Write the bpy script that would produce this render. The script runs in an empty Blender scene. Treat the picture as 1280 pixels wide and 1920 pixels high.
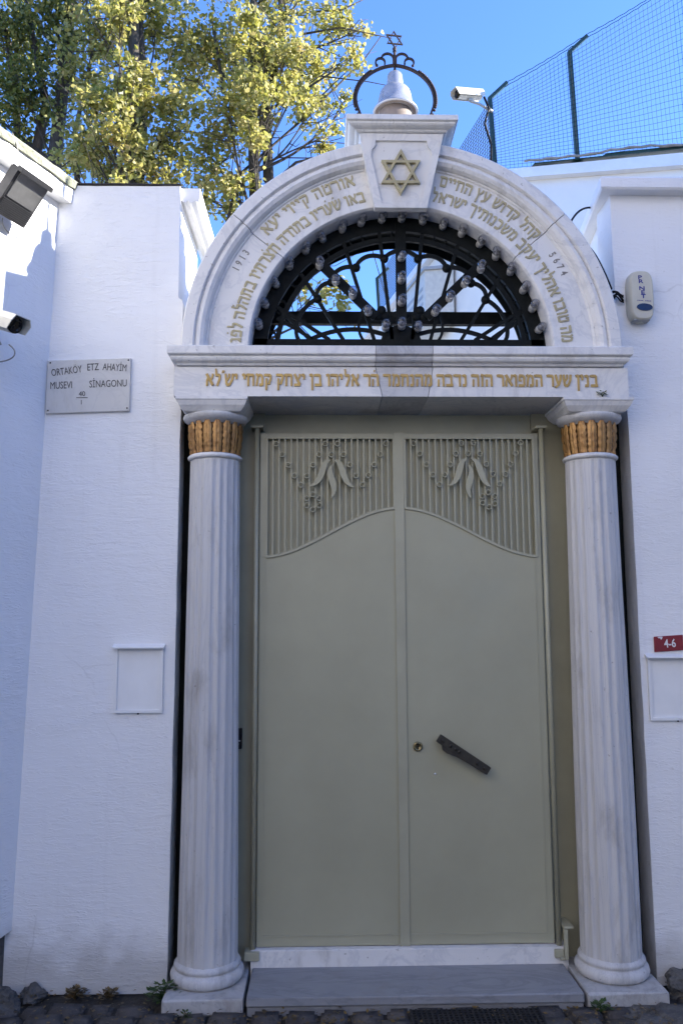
import bpy, bmesh, math, random
import numpy as np
from math import sin, cos, pi, radians, hypot, atan2
from mathutils import Vector, Matrix, noise as mnoise
R = radians
random.seed(7); rng = np.random.default_rng(11)
sc = bpy.context.scene
col = sc.collection

# ------------------------------------------------------------------ camera, sky, sun, exposure
cd = bpy.data.cameras.new('camera'); cam = bpy.data.objects.new('camera', cd); col.objects.link(cam)
cd.sensor_fit = 'VERTICAL'; cd.sensor_height = 36.0; cd.lens = 36.0*1557/1920
cd.clip_start = 0.05; cd.clip_end = 2000
yaw, pitch, roll = R(1.4), R(7.3), R(.24)
fw = Vector((sin(yaw)*cos(pitch), cos(yaw)*cos(pitch), sin(pitch)))
r0 = Vector((cos(yaw), -sin(yaw), 0)); u0 = r0.cross(fw)
rt = cos(roll)*r0 - sin(roll)*u0; up = rt.cross(fw)
m = Matrix((rt, up, -fw)).transposed().to_4x4(); m.translation = (0, -3.5, 1.6)
cam.matrix_world = m; sc.camera = cam

SUN_AZ, SUN_EL = 89.3, 27.0          # azimuth measured from +Y (into the picture) towards +X
w = bpy.data.worlds.new('World'); sc.world = w; w.use_nodes = True
nt = w.node_tree; bg = nt.nodes['Background']
sky = nt.nodes.new('ShaderNodeTexSky'); sky.sky_type = 'NISHITA'; sky.sun_disc = False
sky.sun_elevation = R(SUN_EL); sky.sun_rotation = R(SUN_AZ); sky.air_density = 0.75; sky.dust_density = 0.0; sky.ozone_density = 10
tint = nt.nodes.new('ShaderNodeMix'); tint.data_type = 'RGBA'; tint.blend_type = 'MULTIPLY'; tint.inputs[0].default_value = 1
tint.inputs[7].default_value = (1.17, 1.0, 1.0, 1)          # camera white balance
nt.links.new(sky.outputs[0], tint.inputs[6]); nt.links.new(tint.outputs[2], bg.inputs[0]); bg.inputs[1].default_value = 0.15
sl = bpy.data.lights.new('sun', 'SUN'); sl.energy = 5.0; sl.angle = R(.55); sl.color = (1, .95, .87)
so = bpy.data.objects.new('sun', sl); col.objects.link(so)
sd = Vector((sin(R(SUN_AZ))*cos(R(SUN_EL)), cos(R(SUN_AZ))*cos(R(SUN_EL)), sin(R(SUN_EL))))
so.rotation_euler = sd.to_track_quat('Z', 'Y').to_euler(); so.location = (20, 20, 30)
sc.view_settings.view_transform = 'Standard'; sc.view_settings.look = 'None'
sc.view_settings.exposure = 2.0; sc.view_settings.gamma = 1
sc.cycles.max_bounces = 10; sc.cycles.transparent_max_bounces = 16

# ------------------------------------------------------------------ materials
def newmat(name):
    mt = bpy.data.materials.new(name); mt.use_nodes = True
    n = mt.node_tree.nodes; b = n['Principled BSDF']
    return mt, mt.node_tree, b
class NT:
    def __init__(s, t): s.t = t
    def n(s, typ, **kw):
        o = s.t.nodes.new(typ)
        for k, v in kw.items(): setattr(o, k, v)
        return o
    def l(s, a, b): s.t.links.new(a, b)
    def pos(s, scale=(1, 1, 1), rot=(0, 0, 0)):
        g = s.n('ShaderNodeNewGeometry'); mp = s.n('ShaderNodeMapping')
        mp.inputs['Scale'].default_value = scale; mp.inputs['Rotation'].default_value = rot
        s.l(g.outputs['Position'], mp.inputs['Vector']); return mp.outputs[0]
    def noise(s, vec, scale, detail=4, rough=.55, dist=0):
        o = s.n('ShaderNodeTexNoise'); s.l(vec, o.inputs['Vector'])
        o.inputs['Scale'].default_value = scale; o.inputs['Detail'].default_value = detail
        o.inputs['Roughness'].default_value = rough; o.inputs['Distortion'].default_value = dist
        return o.outputs['Fac']
    def ramp(s, f, stops):
        o = s.n('ShaderNodeValToRGB'); s.l(f, o.inputs[0]); e = o.color_ramp.elements
        while len(e) < len(stops): e.new(.5)
        for i, (p, c) in enumerate(stops):
            e[i].position = p; e[i].color = (*c, 1) if isinstance(c, tuple) else (c, c, c, 1)
        return o.outputs[0]
    def mix(s, f, a, b, mode='MIX'):
        o = s.n('ShaderNodeMix', data_type='RGBA', blend_type=mode)
        for i, v in ((0, f), (6, a), (7, b)):
            if hasattr(v, 'links') or isinstance(v, bpy.types.NodeSocket): s.l(v, o.inputs[i])
            else: o.inputs[i].default_value = (*v, 1) if isinstance(v, tuple) else v
        return o.outputs[2]
    def math(s, op, a, b=0.0):
        o = s.n('ShaderNodeMath', operation=op)
        for i, v in enumerate((a, b)):
            if isinstance(v, bpy.types.NodeSocket): s.l(v, o.inputs[i])
            else: o.inputs[i].default_value = v
        return o.outputs[0]
    def bump(s, h, b, strength=.3, dist=.01):
        o = s.n('ShaderNodeBump'); o.inputs['Strength'].default_value = strength; o.inputs['Distance'].default_value = dist
        s.l(h, o.inputs['Height']); s.l(o.outputs[0], b.inputs['Normal'])

def simple(name, c1, c2=None, rough=.5, scale=12, metal=0, bump=.1, bscale=80, bd=.002, spec=None, rv=.1):
    mt, t, b = newmat(name); k = NT(t)
    p = k.pos(); f = k.noise(p, scale, 5, .6)
    c2 = c2 or tuple(x*.82 for x in c1)
    k.l(k.ramp(f, [(.32, c2), (.68, c1)]), b.inputs['Base Color'])
    k.l(k.ramp(k.noise(p, scale*2.3, 3), [(.3, max(0, rough-rv)), (.7, min(1, rough+rv))]), b.inputs['Roughness'])
    b.inputs['Metallic'].default_value = metal
    if spec is not None: b.inputs['Specular IOR Level'].default_value = spec
    k.bump(k.noise(p, bscale, 4), b, bump, bd)
    return mt

def plaster(name, base=(.80, .80, .80), dirty=(.66, .66, .65), strength=.38):
    mt, t, b = newmat(name); k = NT(t)
    p = k.pos(); ps = k.pos((1, 1, 4.5), (0, .10, 0))
    big = k.noise(p, 1.3, 5, .6); spots = k.noise(p, 34, 3, .5)
    c = k.mix(k.ramp(big, [(.45, 0.0), (.80, .45)]), base, dirty)
    c = k.mix(k.ramp(spots, [(.71, 0.0), (.78, .35)]), c, (.5, .48, .45))
    stk = k.ramp(k.noise(k.pos((7, 7, .35)), 2.2, 5, .6), [(.60, 0.0), (.85, .28)])
    c = k.mix(stk, c, (.58, .57, .55))
    vo = k.n('ShaderNodeTexVoronoi', feature='DISTANCE_TO_EDGE'); vo.inputs['Scale'].default_value = 1.1
    wr = k.n('ShaderNodeMix', data_type='VECTOR'); wr.inputs[0].default_value = .12
    nz = k.n('ShaderNodeTexNoise'); nz.inputs['Scale'].default_value = 4; nz.inputs['Detail'].default_value = 5; k.l(p, nz.inputs['Vector'])
    k.l(p, wr.inputs[4]); k.l(nz.outputs['Color'], wr.inputs[5]); k.l(wr.outputs[1], vo.inputs['Vector'])
    crk = k.math('MULTIPLY', k.ramp(vo.outputs['Distance'], [(.0, .30), (.0028, 0.0)]), k.ramp(k.noise(p, 1.7, 2), [(.5, 0.0), (.62, 1.0)]))
    c = k.mix(crk, c, (.42, .41, .40))
    # splash grime close to the ground
    g = k.n('ShaderNodeNewGeometry'); sx = k.n('ShaderNodeSeparateXYZ'); k.l(g.outputs['Position'], sx.inputs[0])
    hz = k.math('ADD', sx.outputs[2], k.math('MULTIPLY', k.noise(p, 6, 4), -.35))
    c = k.mix(k.ramp(hz, [(.02, .5), (.16, 0.0)]), c, (.30, .28, .25))
    k.l(c, b.inputs['Base Color']); b.inputs['Roughness'].default_value = .78; b.inputs['Specular IOR Level'].default_value = .25
    h = k.math('ADD', k.math('MULTIPLY', k.noise(ps, 9, 5, .55, .8), 1.0), k.math('MULTIPLY', k.noise(p, 3.0, 4, .5, 1.5), 1.4))
    h = k.math('ADD', h, k.math('MULTIPLY', k.ramp(k.noise(k.pos((1, 1, 4), (0, -.18, 0)), 22, 2, .5, 1.2), [(.55, 0.0), (.62, .5)]), .6))
    h = k.math('MULTIPLY', h, k.ramp(k.noise(p, 1.9, 3, .5, .6), [(.34, .22), (.66, 1.0)]))
    k.bump(h, b, strength*1.15, .012)
    return mt

def marble(name, base=(.66, .65, .63), vein=(.40, .41, .43), stain=(.33, .29, .24), amount=.5, streak=(1, 1, 1)):
    mt, t, b = newmat(name); k = NT(t)
    p = k.pos(streak, (.1, .35, .2)); pw = k.pos()
    wv = k.noise(p, 3.2, 8, .62, 1.6)
    v = k.ramp(wv, [(.455, 0.0), (.50, .6), (.53, 0.0)])
    c = k.mix(k.ramp(k.noise(p, 1.7, 4, .6, .6), [(.35, 0.0), (.7, .55)]), base, tuple(x*.86 for x in base))
    c = k.mix(v, c, vein)
    st = k.ramp(k.noise(k.pos((1.4, 1.4, .5)), 5, 7, .66, .3), [(.55, 0.0), (.74, amount)])
    c = k.mix(st, c, stain)
    pit = k.ramp(k.noise(pw, 55, 3, .5), [(.69, 0.0), (.76, .6)])
    c = k.mix(pit, c, (.2, .18, .16))
    k.l(c, b.inputs['Base Color'])
    k.l(k.ramp(k.noise(pw, 9, 3), [(.3, .42), (.7, .62)]), b.inputs['Roughness']); b.inputs['Specular IOR Level'].default_value = .35
    k.bump(k.math('ADD', k.noise(pw, 26, 5, .6), k.math('MULTIPLY', pit, -.6)), b, .25, .004)
    return mt

def glassmat(name, tint=(.9, .92, .95), clear=.6):
    mt, t, b = newmat(name); k = NT(t)
    gl = k.n('ShaderNodeBsdfGlossy'); gl.inputs[1].default_value if False else None
    gl.inputs['Roughness'].default_value = .03
    tr = k.n('ShaderNodeBsdfTransparent'); tr.inputs[0].default_value = (*tint, 1)
    fr = k.n('ShaderNodeLayerWeight'); fr.inputs['Blend'].default_value = 1-clear
    mx = k.n('ShaderNodeMixShader'); k.l(fr.outputs['Facing'], mx.inputs[0]); k.l(tr.outputs[0], mx.inputs[1]); k.l(gl.outputs[0], mx.inputs[2])
    k.l(mx.outputs[0], t.nodes['Material Output'].inputs['Surface'])
    return mt

def leafmat(name, stops, trans=.45):
    mt, t, b = newmat(name); k = NT(t)
    g = k.n('ShaderNodeNewGeometry')
    f = k.math('ADD', k.math('MULTIPLY', g.outputs['Random Per Island'], .6), k.math('MULTIPLY', k.noise(k.pos(), 1.4, 3), .55))
    c = k.ramp(f, stops)
    d = k.n('ShaderNodeBsdfPrincipled'); k.l(c, d.inputs['Base Color']); d.inputs['Roughness'].default_value = .42
    d.inputs['Specular IOR Level'].default_value = .5
    tl = k.n('ShaderNodeBsdfTranslucent'); k.l(k.mix(.35, c, (.30, .30, .04)), tl.inputs[0])
    mx = k.n('ShaderNodeMixShader'); mx.inputs[0].default_value = trans
    k.l(d.outputs[0], mx.inputs[1]); k.l(tl.outputs[0], mx.inputs[2]); k.l(mx.outputs[0], t.nodes['Material Output'].inputs['Surface'])
    return mt

def barkmat():
    mt, t, b = newmat('bark'); k = NT(t)
    f = k.noise(k.pos((1, 1, .25)), 22, 6, .65)
    k.l(k.ramp(f, [(.3, (.018, .014, .010)), (.7, (.085, .068, .052))]), b.inputs['Base Color'])
    b.inputs['Roughness'].default_value = .9; k.bump(f, b, .7, .02)
    return mt

M = {}
M['plaster'] = plaster('white_plaster')
M['plaster_warm'] = plaster('house_plaster', (.78, .76, .72), (.66, .64, .60), .25)
M['ochre'] = plaster('cream_plaster', (.58, .53, .49), (.50, .46, .42), .25)
M['paint_white'] = simple('white_paint', (.80, .80, .79), (.72, .72, .71), .5, 5, bump=.12, bscale=40)
M['marble'] = marble('marble', (.70, .685, .66), (.52, .52, .53))
M['marble_dark'] = marble('grey_marble', (.46, .455, .46), (.28, .28, .30), (.2, .18, .16), .6)
M['marble_mid'] = marble('cloudy_marble', (.53, .525, .52), (.36, .36, .38), (.33, .31, .30), .7)
M['marble_col'] = marble('column_marble', (.56, .55, .54), (.40, .40, .42), (.27, .25, .23), .75, (9, 9, .22))
M['marble_step'] = marble('step_marble', (.25, .255, .27), (.17, .175, .19), (.2, .18, .16), .45, (.5, 1.5, 1.5))
M['gold_letter'] = simple('gilded_letter', (.50, .33, .09), (.34, .22, .07), .5, 25, .15, .3, 90)
M['olive_letter'] = simple('worn_gilded_letter', (.44, .38, .21), (.32, .28, .17), .6, 25, .1, .3, 90)
M['engrave'] = simple('engraved_grey', (.26, .24, .22), (.19, .18, .17), .8)
M['gold_leaf'] = simple('gold_leaf_paint', (.46, .25, .08), (.24, .12, .04), .42, 22, .35, .5, 45, .006)
M['door'] = simple('grey_green_door_paint', (.365, .350, .242), (.325, .311, .215), .40, 2.2, bump=.06, bscale=6, bd=.01, rv=.12)
M['door_edge'] = simple('grey_green_frame_paint', (.370, .355, .250), (.322, .309, .218), .42, 5, bump=.03, bscale=30)
M['iron'] = simple('black_iron', (.007, .009, .009), (.004, .005, .005), .6, 20, 0, .3, 70, spec=.12)
M['rust_iron'] = simple('rusty_iron', (.014, .010, .011), (.030, .016, .013), .75, 30, 0, .3, 90)
M['dark_recess'] = simple('dark_green', (.009, .012, .012), (.005, .007, .007), .7, 10, spec=.15)
M['silver'] = simple('silver_paint', (.47, .48, .50), (.45, .46, .48), .30, 8, .55, .0, 30)
M['porcelain'] = simple('porcelain', (.42, .41, .38), (.30, .29, .27), .3, 40)
M['filament'] = simple('bulb_stem', (.10, .09, .09), (.05, .05, .05), .4, 40)
M['bulb'] = glassmat('bulb_glass', (.72, .73, .78), .72)
M['green_metal'] = simple('green_fence_paint', (.016, .055, .045), (.010, .034, .03), .45, 20)
M['wire'] = simple('green_wire', (.012, .026, .034), (.010, .020, .026), .7, 20, spec=.15)
M['cam_white'] = simple('camera_housing', (.62, .60, .52), (.52, .50, .44), .4, 15)
M['black_plastic'] = simple('black_plastic', (.010, .010, .012), (.007, .007, .008), .6, 20, spec=.15)
M['lens'] = simple('dark_lens', (.008, .008, .012), (.006, .006, .01), .05, 20, bump=0)
M['grey_metal'] = simple('grey_metal', (.40, .40, .38), (.30, .30, .29), .45, 14, .3)
M['flood_black'] = simple('floodlight_housing', (.035, .035, .038), (.025, .025, .027), .5, 20)
M['flood_glass'] = simple('floodlight_glass', (.12, .12, .12), (.07, .07, .07), .12, 6, bump=0)
M['alarm'] = simple('alarm_cream', (.56, .53, .42), (.50, .47, .38), .45, 9)
M['blue_print'] = simple('blue_print', (.022, .025, .22), (.018, .02, .17), .4)
M['navy'] = simple('navy_lens', (.008, .010, .045), (.006, .008, .03), .12, bump=0)
M['red'] = simple('red_enamel', (.23, .012, .018), (.16, .009, .013), .4, 9)
M['white_print'] = simple('white_print', (.74, .74, .74), (.6, .6, .6), .5)
M['bronze'] = simple('worn_bronze', (.052, .044, .030), (.028, .025, .02), .5, 40, .35, .4, 90)
M['brass'] = simple('brass', (.32, .26, .13), (.2, .16, .08), .3, 60, .8)
M['rubber'] = simple('rubber_mat', (.012, .012, .013), (.008, .008, .009), .8, 20)
M['cable_grey'] = simple('grey_cable', (.30, .29, .26), (.22, .21, .19), .6)
M['moss_stone'] = simple('mossy_stone', (.30, .30, .24), (.14, .15, .10), .9, 9, 0, .8, 30, .02)
M['rubble'] = simple('rubble_stone', (.11, .106, .10), (.045, .043, .042), .9, 8, 0, .9, 25, .03)
M['cobble'] = simple('cobblestone', (.085, .077, .072), (.040, .036, .036), .75, 5, 0, .8, 30, .015, rv=.15)
M['dirt'] = simple('dirt_joint', (.045, .038, .032), (.025, .022, .018), .95, 12, 0, .8, 40, .02)
M['roof_felt'] = simple('roofing_felt', (.03, .026, .025), (.018, .016, .015), .8)
M['bark'] = barkmat()
M['leaf'] = leafmat('tree_leaf', [(.20, (.14, .16, .03)), (.42, (.30, .29, .07)), (.62, (.46, .41, .13)), (.86, (.60, .51, .22)), (.97, (.50, .28, .10))], .58)
M['leaf_shaded'] = leafmat('shaded_green_leaf', [(.25, (.045, .065, .014)), (.50, (.10, .125, .026)), (.75, (.22, .21, .05)), (.95, (.40, .33, .10))], .45)  # darker leaf copy for the far left tree, shade put into its green
M['inner_brown'] = simple('shaded_brown', (.24, .20, .17), (.15, .12, .10), .7)  # brown with the shade inside the bell put into its colour
M['bronze_gold'] = simple('gap_shade_gold', (.20, .10, .03), (.10, .05, .02), .6, 20, .2, .4, 45)
M['weed'] = leafmat('weed_leaf', [(.3, (.02, .05, .012)), (.8, (.05, .10, .02))], .25)
M['dry_leaf'] = leafmat('dry_leaf', [(.3, (.05, .035, .018)), (.8, (.16, .10, .03))], .15)
M['marble_dirty'] = marble('dirty_marble', (.44, .43, .42), (.30, .30, .30), (.16, .14, .12), .8)
M['court'] = simple('pale_paving', (.62, .58, .50), (.50, .47, .41), .8, 2)
M['plaque_ink'] = simple('plaque_ink', (.10, .095, .09), (.06, .058, .055), .8)
M['plaque'] = marble('plaque_stone', (.60, .585, .555), (.52, .51, .49), (.40, .36, .28), .5)

# ------------------------------------------------------------------ mesh builder
class MB:
    def __init__(s): s.v = []; s.f = []; s.smooth = []
    def add(s, vs, fs, sm=False):
        o = len(s.v); s.v += [tuple(v) for v in vs]
        for f in fs: s.f.append([i+o for i in f]); s.smooth.append(sm)
        return s
    def box(s, x0, x1, y0, y1, z0, z1):
        v = [(x, y, z) for z in (z0, z1) for y in (y0, y1) for x in (x0, x1)]
        return s.add(v, [(0, 2, 3, 1), (4, 5, 7, 6), (0, 1, 5, 4), (2, 6, 7, 3), (0, 4, 6, 2), (1, 3, 7, 5)])
    def bbox(s, x0, x1, y0, y1, z0, z1, b=.004, seg=2):
        bm = bmesh.new(); bmesh.ops.create_cube(bm, size=1)
        for v in bm.verts: v.co = ((x0+x1)/2+v.co.x*(x1-x0), (y0+y1)/2+v.co.y*(y1-y0), (z0+z1)/2+v.co.z*(z1-z0))
        bmesh.ops.bevel(bm, geom=bm.edges[:], offset=b, segments=seg, affect='EDGES', profile=.5)
        return s.frombm(bm)
    def frombm(s, bm, mat=None):
        bm.verts.index_update()
        vs = [(mat @ v.co) if mat else v.co.copy() for v in bm.verts]
        s.add(vs, [[v.index for v in f.verts] for f in bm.faces]); bm.free(); return s
    def loft(s, rings, closed=True, cap=True, sm=True, cyc=False):
        n = len(rings[0]); o = len(s.v)
        for r in rings: s.v += [tuple(p) for p in r]
        N = len(rings)
        for i in range(N if cyc else N-1):
            j = (i+1) % N
            for k in range(n if closed else n-1):
                l = (k+1) % n
                s.f.append([o+i*n+k, o+i*n+l, o+j*n+l, o+j*n+k]); s.smooth.append(sm)
        if cap and not cyc and closed:
            s.f.append([o+k for k in range(n)][::-1]); s.smooth.append(False)
            s.f.append([o+(N-1)*n+k for k in range(n)]); s.smooth.append(False)
        return s
    def tube(s, pts, r, n=6, cyc=False, sm=True, flat=None):
        P = [Vector(p) for p in pts]; N = len(P); rings = []
        ref = None
        for i in range(N):
            a = P[i-1] if (i > 0 or cyc) else P[i]; b = P[(i+1) % N] if (i < N-1 or cyc) else P[i]
            t = (b-a).normalized()
            if ref is None:
                ref = Vector((0, 1, 0)) if abs(t.y) < .9 else Vector((0, 0, 1))
            e1 = (ref - t*ref.dot(t)).normalized(); e2 = t.cross(e1); ref = e1
            rr = r[i] if isinstance(r, (list, tuple)) else r
            if flat:   # rectangular: flat = (half depth along ref, half width)
                rings.append([P[i]+e1*a_*flat[0]+e2*b_*flat[1] for a_, b_ in ((-1, -1), (1, -1), (1, 1), (-1, 1))])
            else:
                rings.append([P[i]+e1*rr*cos(2*pi*k/n)+e2*rr*sin(2*pi*k/n) for k in range(n)])
        return s.loft(rings, cyc=cyc, sm=sm and not flat)
    def lathe(s, prof, c, n=48, rf=None, sm=True, axis='z'):
        rings = []
        for (r, z) in prof:
            ring = []
            for k in range(n):
                a = 2*pi*k/n; rr = rf(r, z, a) if rf else r
                if axis == 'z': ring.append((c[0]+rr*cos(a), c[1]+rr*sin(a), c[2]+z))
                else: ring.append((c[0]+rr*cos(a), c[1]-z, c[2]+rr*sin(a)))
            rings.append(ring)
        return s.loft(rings, sm=sm)
    def prism(s, outline, y0, y1, sm=False):   # outline in (x,z)
        n = len(outline); o = len(s.v)
        s.v += [(x, y0, z) for x, z in outline] + [(x, y1, z) for x, z in outline]
        s.f.append([o+i for i in range(n)]); s.f.append([o+n+i for i in range(n)][::-1]); s.smooth += [False, False]
        for i in range(n):
            j = (i+1) % n; s.f.append([o+j, o+i, o+n+i, o+n+j]); s.smooth.append(sm)
        return s
    def stroke(s, pts, wd, y0, y1, caps=0.0):   # thick flat polyline in xz
        P = [Vector((p[0], p[1])) for p in pts]; L = []; Rr = []
        for i in range(len(P)):
            if i == 0: t = (P[1]-P[0]).normalized(); nn = Vector((-t.y, t.x)); k = 1
            elif i == len(P)-1: t = (P[-1]-P[-2]).normalized(); nn = Vector((-t.y, t.x)); k = 1
            else:
                a = (P[i]-P[i-1]).normalized(); b = (P[i+1]-P[i]).normalized(); t = (a+b).normalized(); nn = Vector((-t.y, t.x))
                k = min(1.6, 1/max(.4, nn.dot(Vector((-a.y, a.x)))))
            wi = wd[i] if isinstance(wd, (list, tuple)) else wd
            L.append(P[i]+nn*wi*k/2); Rr.append(P[i]-nn*wi*k/2)
        rings = [[(l.x, y0, l.y), (r.x, y0, r.y), (r.x, y1, r.y), (l.x, y1, l.y)] for l, r in zip(L, Rr)]
        return s.loft(rings, sm=False)
    def xf(s, fn): s.v = [tuple(fn(Vector(v))) for v in s.v]; return s
    def merge(s, o): return s.add(o.v, o.f) if False else s._m(o)
    def _m(s, o):
        k = len(s.v); s.v += o.v; s.f += [[i+k for i in f] for f in o.f]; s.smooth += o.smooth; return s
    def build(s, name, mat, parent=None, loc=None, jit=0):
        """world-space mesh; origin goes to loc, else to the parent's origin, else to its bottom centre"""
        a = np.array(s.v, float)
        if loc is not None: o = Vector(loc)
        elif parent is not None: o = wloc(parent)
        else: o = Vector(((a[:, 0].min()+a[:, 0].max())/2, (a[:, 1].min()+a[:, 1].max())/2, a[:, 2].min()))
        me = bpy.data.meshes.new(name)
        me.from_pydata([(x-o.x, y-o.y, z-o.z) for x, y, z in s.v], [], s.f)
        me.polygons.foreach_set('use_smooth', s.smooth)
        bm = bmesh.new(); bm.from_mesh(me); bmesh.ops.recalc_face_normals(bm, faces=bm.faces); bm.to_mesh(me); bm.free()
        me.materials.append(mat); me.update()
        ob = bpy.data.objects.new(name, me); col.objects.link(ob)
        if parent is not None: ob.parent = parent; ob.location = o - wloc(parent)
        else: ob.location = o
        return ob
def wloc(o):
    v = Vector(o.location)
    while o.parent: o = o.parent; v += o.location
    return v
def tag(o, label, cat, group=None, kind=None):
    if label: o['label'] = label
    if cat: o['category'] = cat
    if group: o['group'] = group
    if kind: o['kind'] = kind
    return o
def thing(name, label, cat, loc, group=None):
    e = bpy.data.objects.new(name, None); col.objects.link(e); e.location = loc; e.empty_display_size = .1
    return tag(e, label, cat, group)
def struct(o): o['kind'] = 'structure'; return o
def share(name, ob, parent, loc):          # a copy of a part sharing its mesh, at a world location
    c = ob.copy(); c.name = name; col.objects.link(c); c.parent = parent; c.location = Vector(loc) - wloc(parent); return c

def text_mb(txt, size, x, z, y, depth=.002, sx=1.0, rot=0.0, align='CENTER', bold=0.0):
    cu = bpy.data.curves.new('t', 'FONT'); cu.body = txt; cu.size = size; cu.extrude = depth; cu.offset = bold
    cu.align_x = align; cu.resolution_u = 3
    ob = bpy.data.objects.new('t', cu); col.objects.link(ob)
    dg = bpy.context.evaluated_depsgraph_get(); me = bpy.data.meshes.new_from_object(ob.evaluated_get(dg))
    mb = MB(); cr, sr = cos(rot), sin(rot)
    vs = []
    for v in me.vertices:
        px, pz = v.co.x*sx, v.co.y
        vs.append((x+px*cr-pz*sr, y-v.co.z, z+px*sr+pz*cr))
    mb.add(vs, [list(p.vertices) for p in me.polygons])
    bpy.data.objects.remove(ob); bpy.data.meshes.remove(me); bpy.data.curves.remove(cu)
    return mb

def arcpts(cx, cz, r, a0, a1, n, y): return [(cx+r*cos(R(a0+(a1-a0)*i/n)), y, cz+r*sin(R(a0+(a1-a0)*i/n))) for i in range(n+1)]
def bez(p0, p1, p2, p3, n=14):
    P = [Vector(p) for p in (p0, p1, p2, p3)]
    return [tuple(P[0]*(1-t)**3+P[1]*3*t*(1-t)**2+P[2]*3*t*t*(1-t)+P[3]*t**3) for t in [i/n for i in range(n+1)]]
def jitter(mb, a, keep=None):
    mb.v = [tuple(c+random.uniform(-a, a) for c in v) for v in mb.v]; return mb

# ------------------------------------------------------------------ Hebrew square letters: strokes in a unit box
T, t_ = .21, .15
HEB = {
 'א': (.86, [([(.08, .98), (.80, .04)], .21), ([(.76, 1.0), (.74, .74), (.55, .46)], .14), ([(.28, .70), (.12, .42), (.14, .04)], .15), ([(.02, .06), (.24, .06)], .12)]),
 'ב': (.82, [([(.06, .98), (.08, .90), (.62, .88)], T), ([(.62, .92), (.64, .10)], t_), ([(.03, .09), (.82, .09)], T)]),
 'ג': (.55, [([(.08, .98), (.12, .90), (.36, .88)], T), ([(.36, .92), (.40, .36), (.47, .0)], t_), ([(.40, .30), (.10, .02)], .17)]),
 'ד': (.80, [([(.03, 1.0), (.06, .90), (.78, .88)], T), ([(.62, .88), (.64, .0)], t_)]),
 'ה': (.84, [([(.03, 1.0), (.06, .90), (.74, .88)], T), ([(.70, .90), (.72, .0)], t_), ([(.17, .58), (.15, .0)], t_)]),
 'ו': (.36, [([(.03, 1.0), (.07, .90), (.26, .88)], T), ([(.24, .92), (.25, .0)], t_)]),
 'ז': (.40, [([(.03, .96), (.36, .86)], T), ([(.22, .9), (.20, .0)], t_)]),
 'ח': (.86, [([(.03, 1.0), (.06, .90), (.76, .88)], T), ([(.72, .90), (.74, .0)], t_), ([(.17, .88), (.15, .0)], t_)]),
 'ט': (.84, [([(.10, 1.0), (.16, .85), (.12, .10)], t_), ([(.08, .09), (.74, .09)], T), ([(.72, .10), (.74, .85), (.46, .90), (.42, .68)], t_)]),
 'י': (.34, [([(.03, 1.0), (.07, .90), (.24, .88)], T), ([(.24, .92), (.20, .55)], t_)]),
 'כ': (.74, [([(.06, .98), (.08, .90), (.52, .88)], T), ([(.52, .9), (.62, .75), (.62, .25), (.52, .1)], t_), ([(.06, .09), (.54, .09)], T)]),
 'ך': (.74, [([(.03, 1.0), (.06, .90), (.64, .88)], T), ([(.60, .90), (.60, -.34)], t_)]),
 'ל': (.68, [([(.10, 1.40), (.16, 1.2), (.14, .90)], .13), ([(.10, .88), (.58, .88)], T), ([(.56, .88), (.54, .56), (.28, .0)], .17)]),
 'מ': (.88, [([(.06, 1.0), (.22, .82)], .18), ([(.24, .80), (.10, .0)], t_), ([(.26, .80), (.44, .92), (.66, .86), (.74, .62), (.74, .08)], .17), ([(.40, .09), (.78, .09)], T)]),
 'ם': (.84, [([(.04, .98), (.08, .90), (.70, .88)], T), ([(.70, .92), (.70, .08)], t_), ([(.12, .09), (.72, .09)], T), ([(.17, .88), (.16, .06)], t_)]),
 'נ': (.52, [([(.10, .98), (.13, .90), (.34, .88)], T), ([(.34, .92), (.36, .12)], t_), ([(.03, .09), (.42, .09)], T)]),
 'ן': (.36, [([(.03, 1.0), (.07, .90), (.26, .88)], T), ([(.24, .92), (.24, -.34)], t_)]),
 'ע': (.78, [([(.66, 1.0), (.64, .60), (.42, .14), (.02, -.06)], .17), ([(.10, 1.0), (.20, .66), (.36, .22)], .17)]),
 'פ': (.78, [([(.10, .90), (.58, .88)], T), ([(.58, .9), (.68, .75), (.68, .1)], t_), ([(.03, .09), (.70, .09)], T), ([(.16, .88), (.14, .52), (.38, .48)], .14)]),
 'צ': (.80, [([(.08, 1.0), (.20, .80), (.68, .12)], .18), ([(.66, 1.0), (.64, .74), (.42, .50)], .15), ([(.03, .09), (.72, .09)], T)]),
 'ץ': (.68, [([(.05, 1.0), (.16, .78), (.28, .50), (.28, -.34)], .16), ([(.60, 1.0), (.58, .74), (.30, .42)], .15)]),
 'ק': (.78, [([(.03, 1.0), (.06, .90), (.64, .88)], T), ([(.64, .90), (.64, .60), (.42, .12)], .17), ([(.18, .62), (.17, -.34)], t_)]),
 'ר': (.72, [([(.03, 1.0), (.06, .90), (.58, .88)], T), ([(.56, .92), (.62, .72), (.62, .0)], t_)]),
 'ש': (.96, [([(.08, 1.0), (.12, .60), (.20, .10)], .16), ([(.18, .09), (.58, .09)], T), ([(.88, 1.0), (.84, .56), (.56, .10)], .17), ([(.48, 1.0), (.48, .70), (.18, .42)], .15)]),
 'ת': (.88, [([(.08, 1.0), (.12, .90), (.72, .88)], T), ([(.74, .90), (.75, .0)], t_), ([(.24, .88), (.22, .14)], t_), ([(.02, .09), (.24, .09)], .17)]),
 '\'': (0, [([(.30, 1.20), (.36, 1.32)], .12)]),       # a dot over the letter just written
 '"': (.18, [([(.02, 1.06), (.06, 1.26)], .09), ([(.18, 1.06), (.22, 1.26)], .09)]),
}
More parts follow.
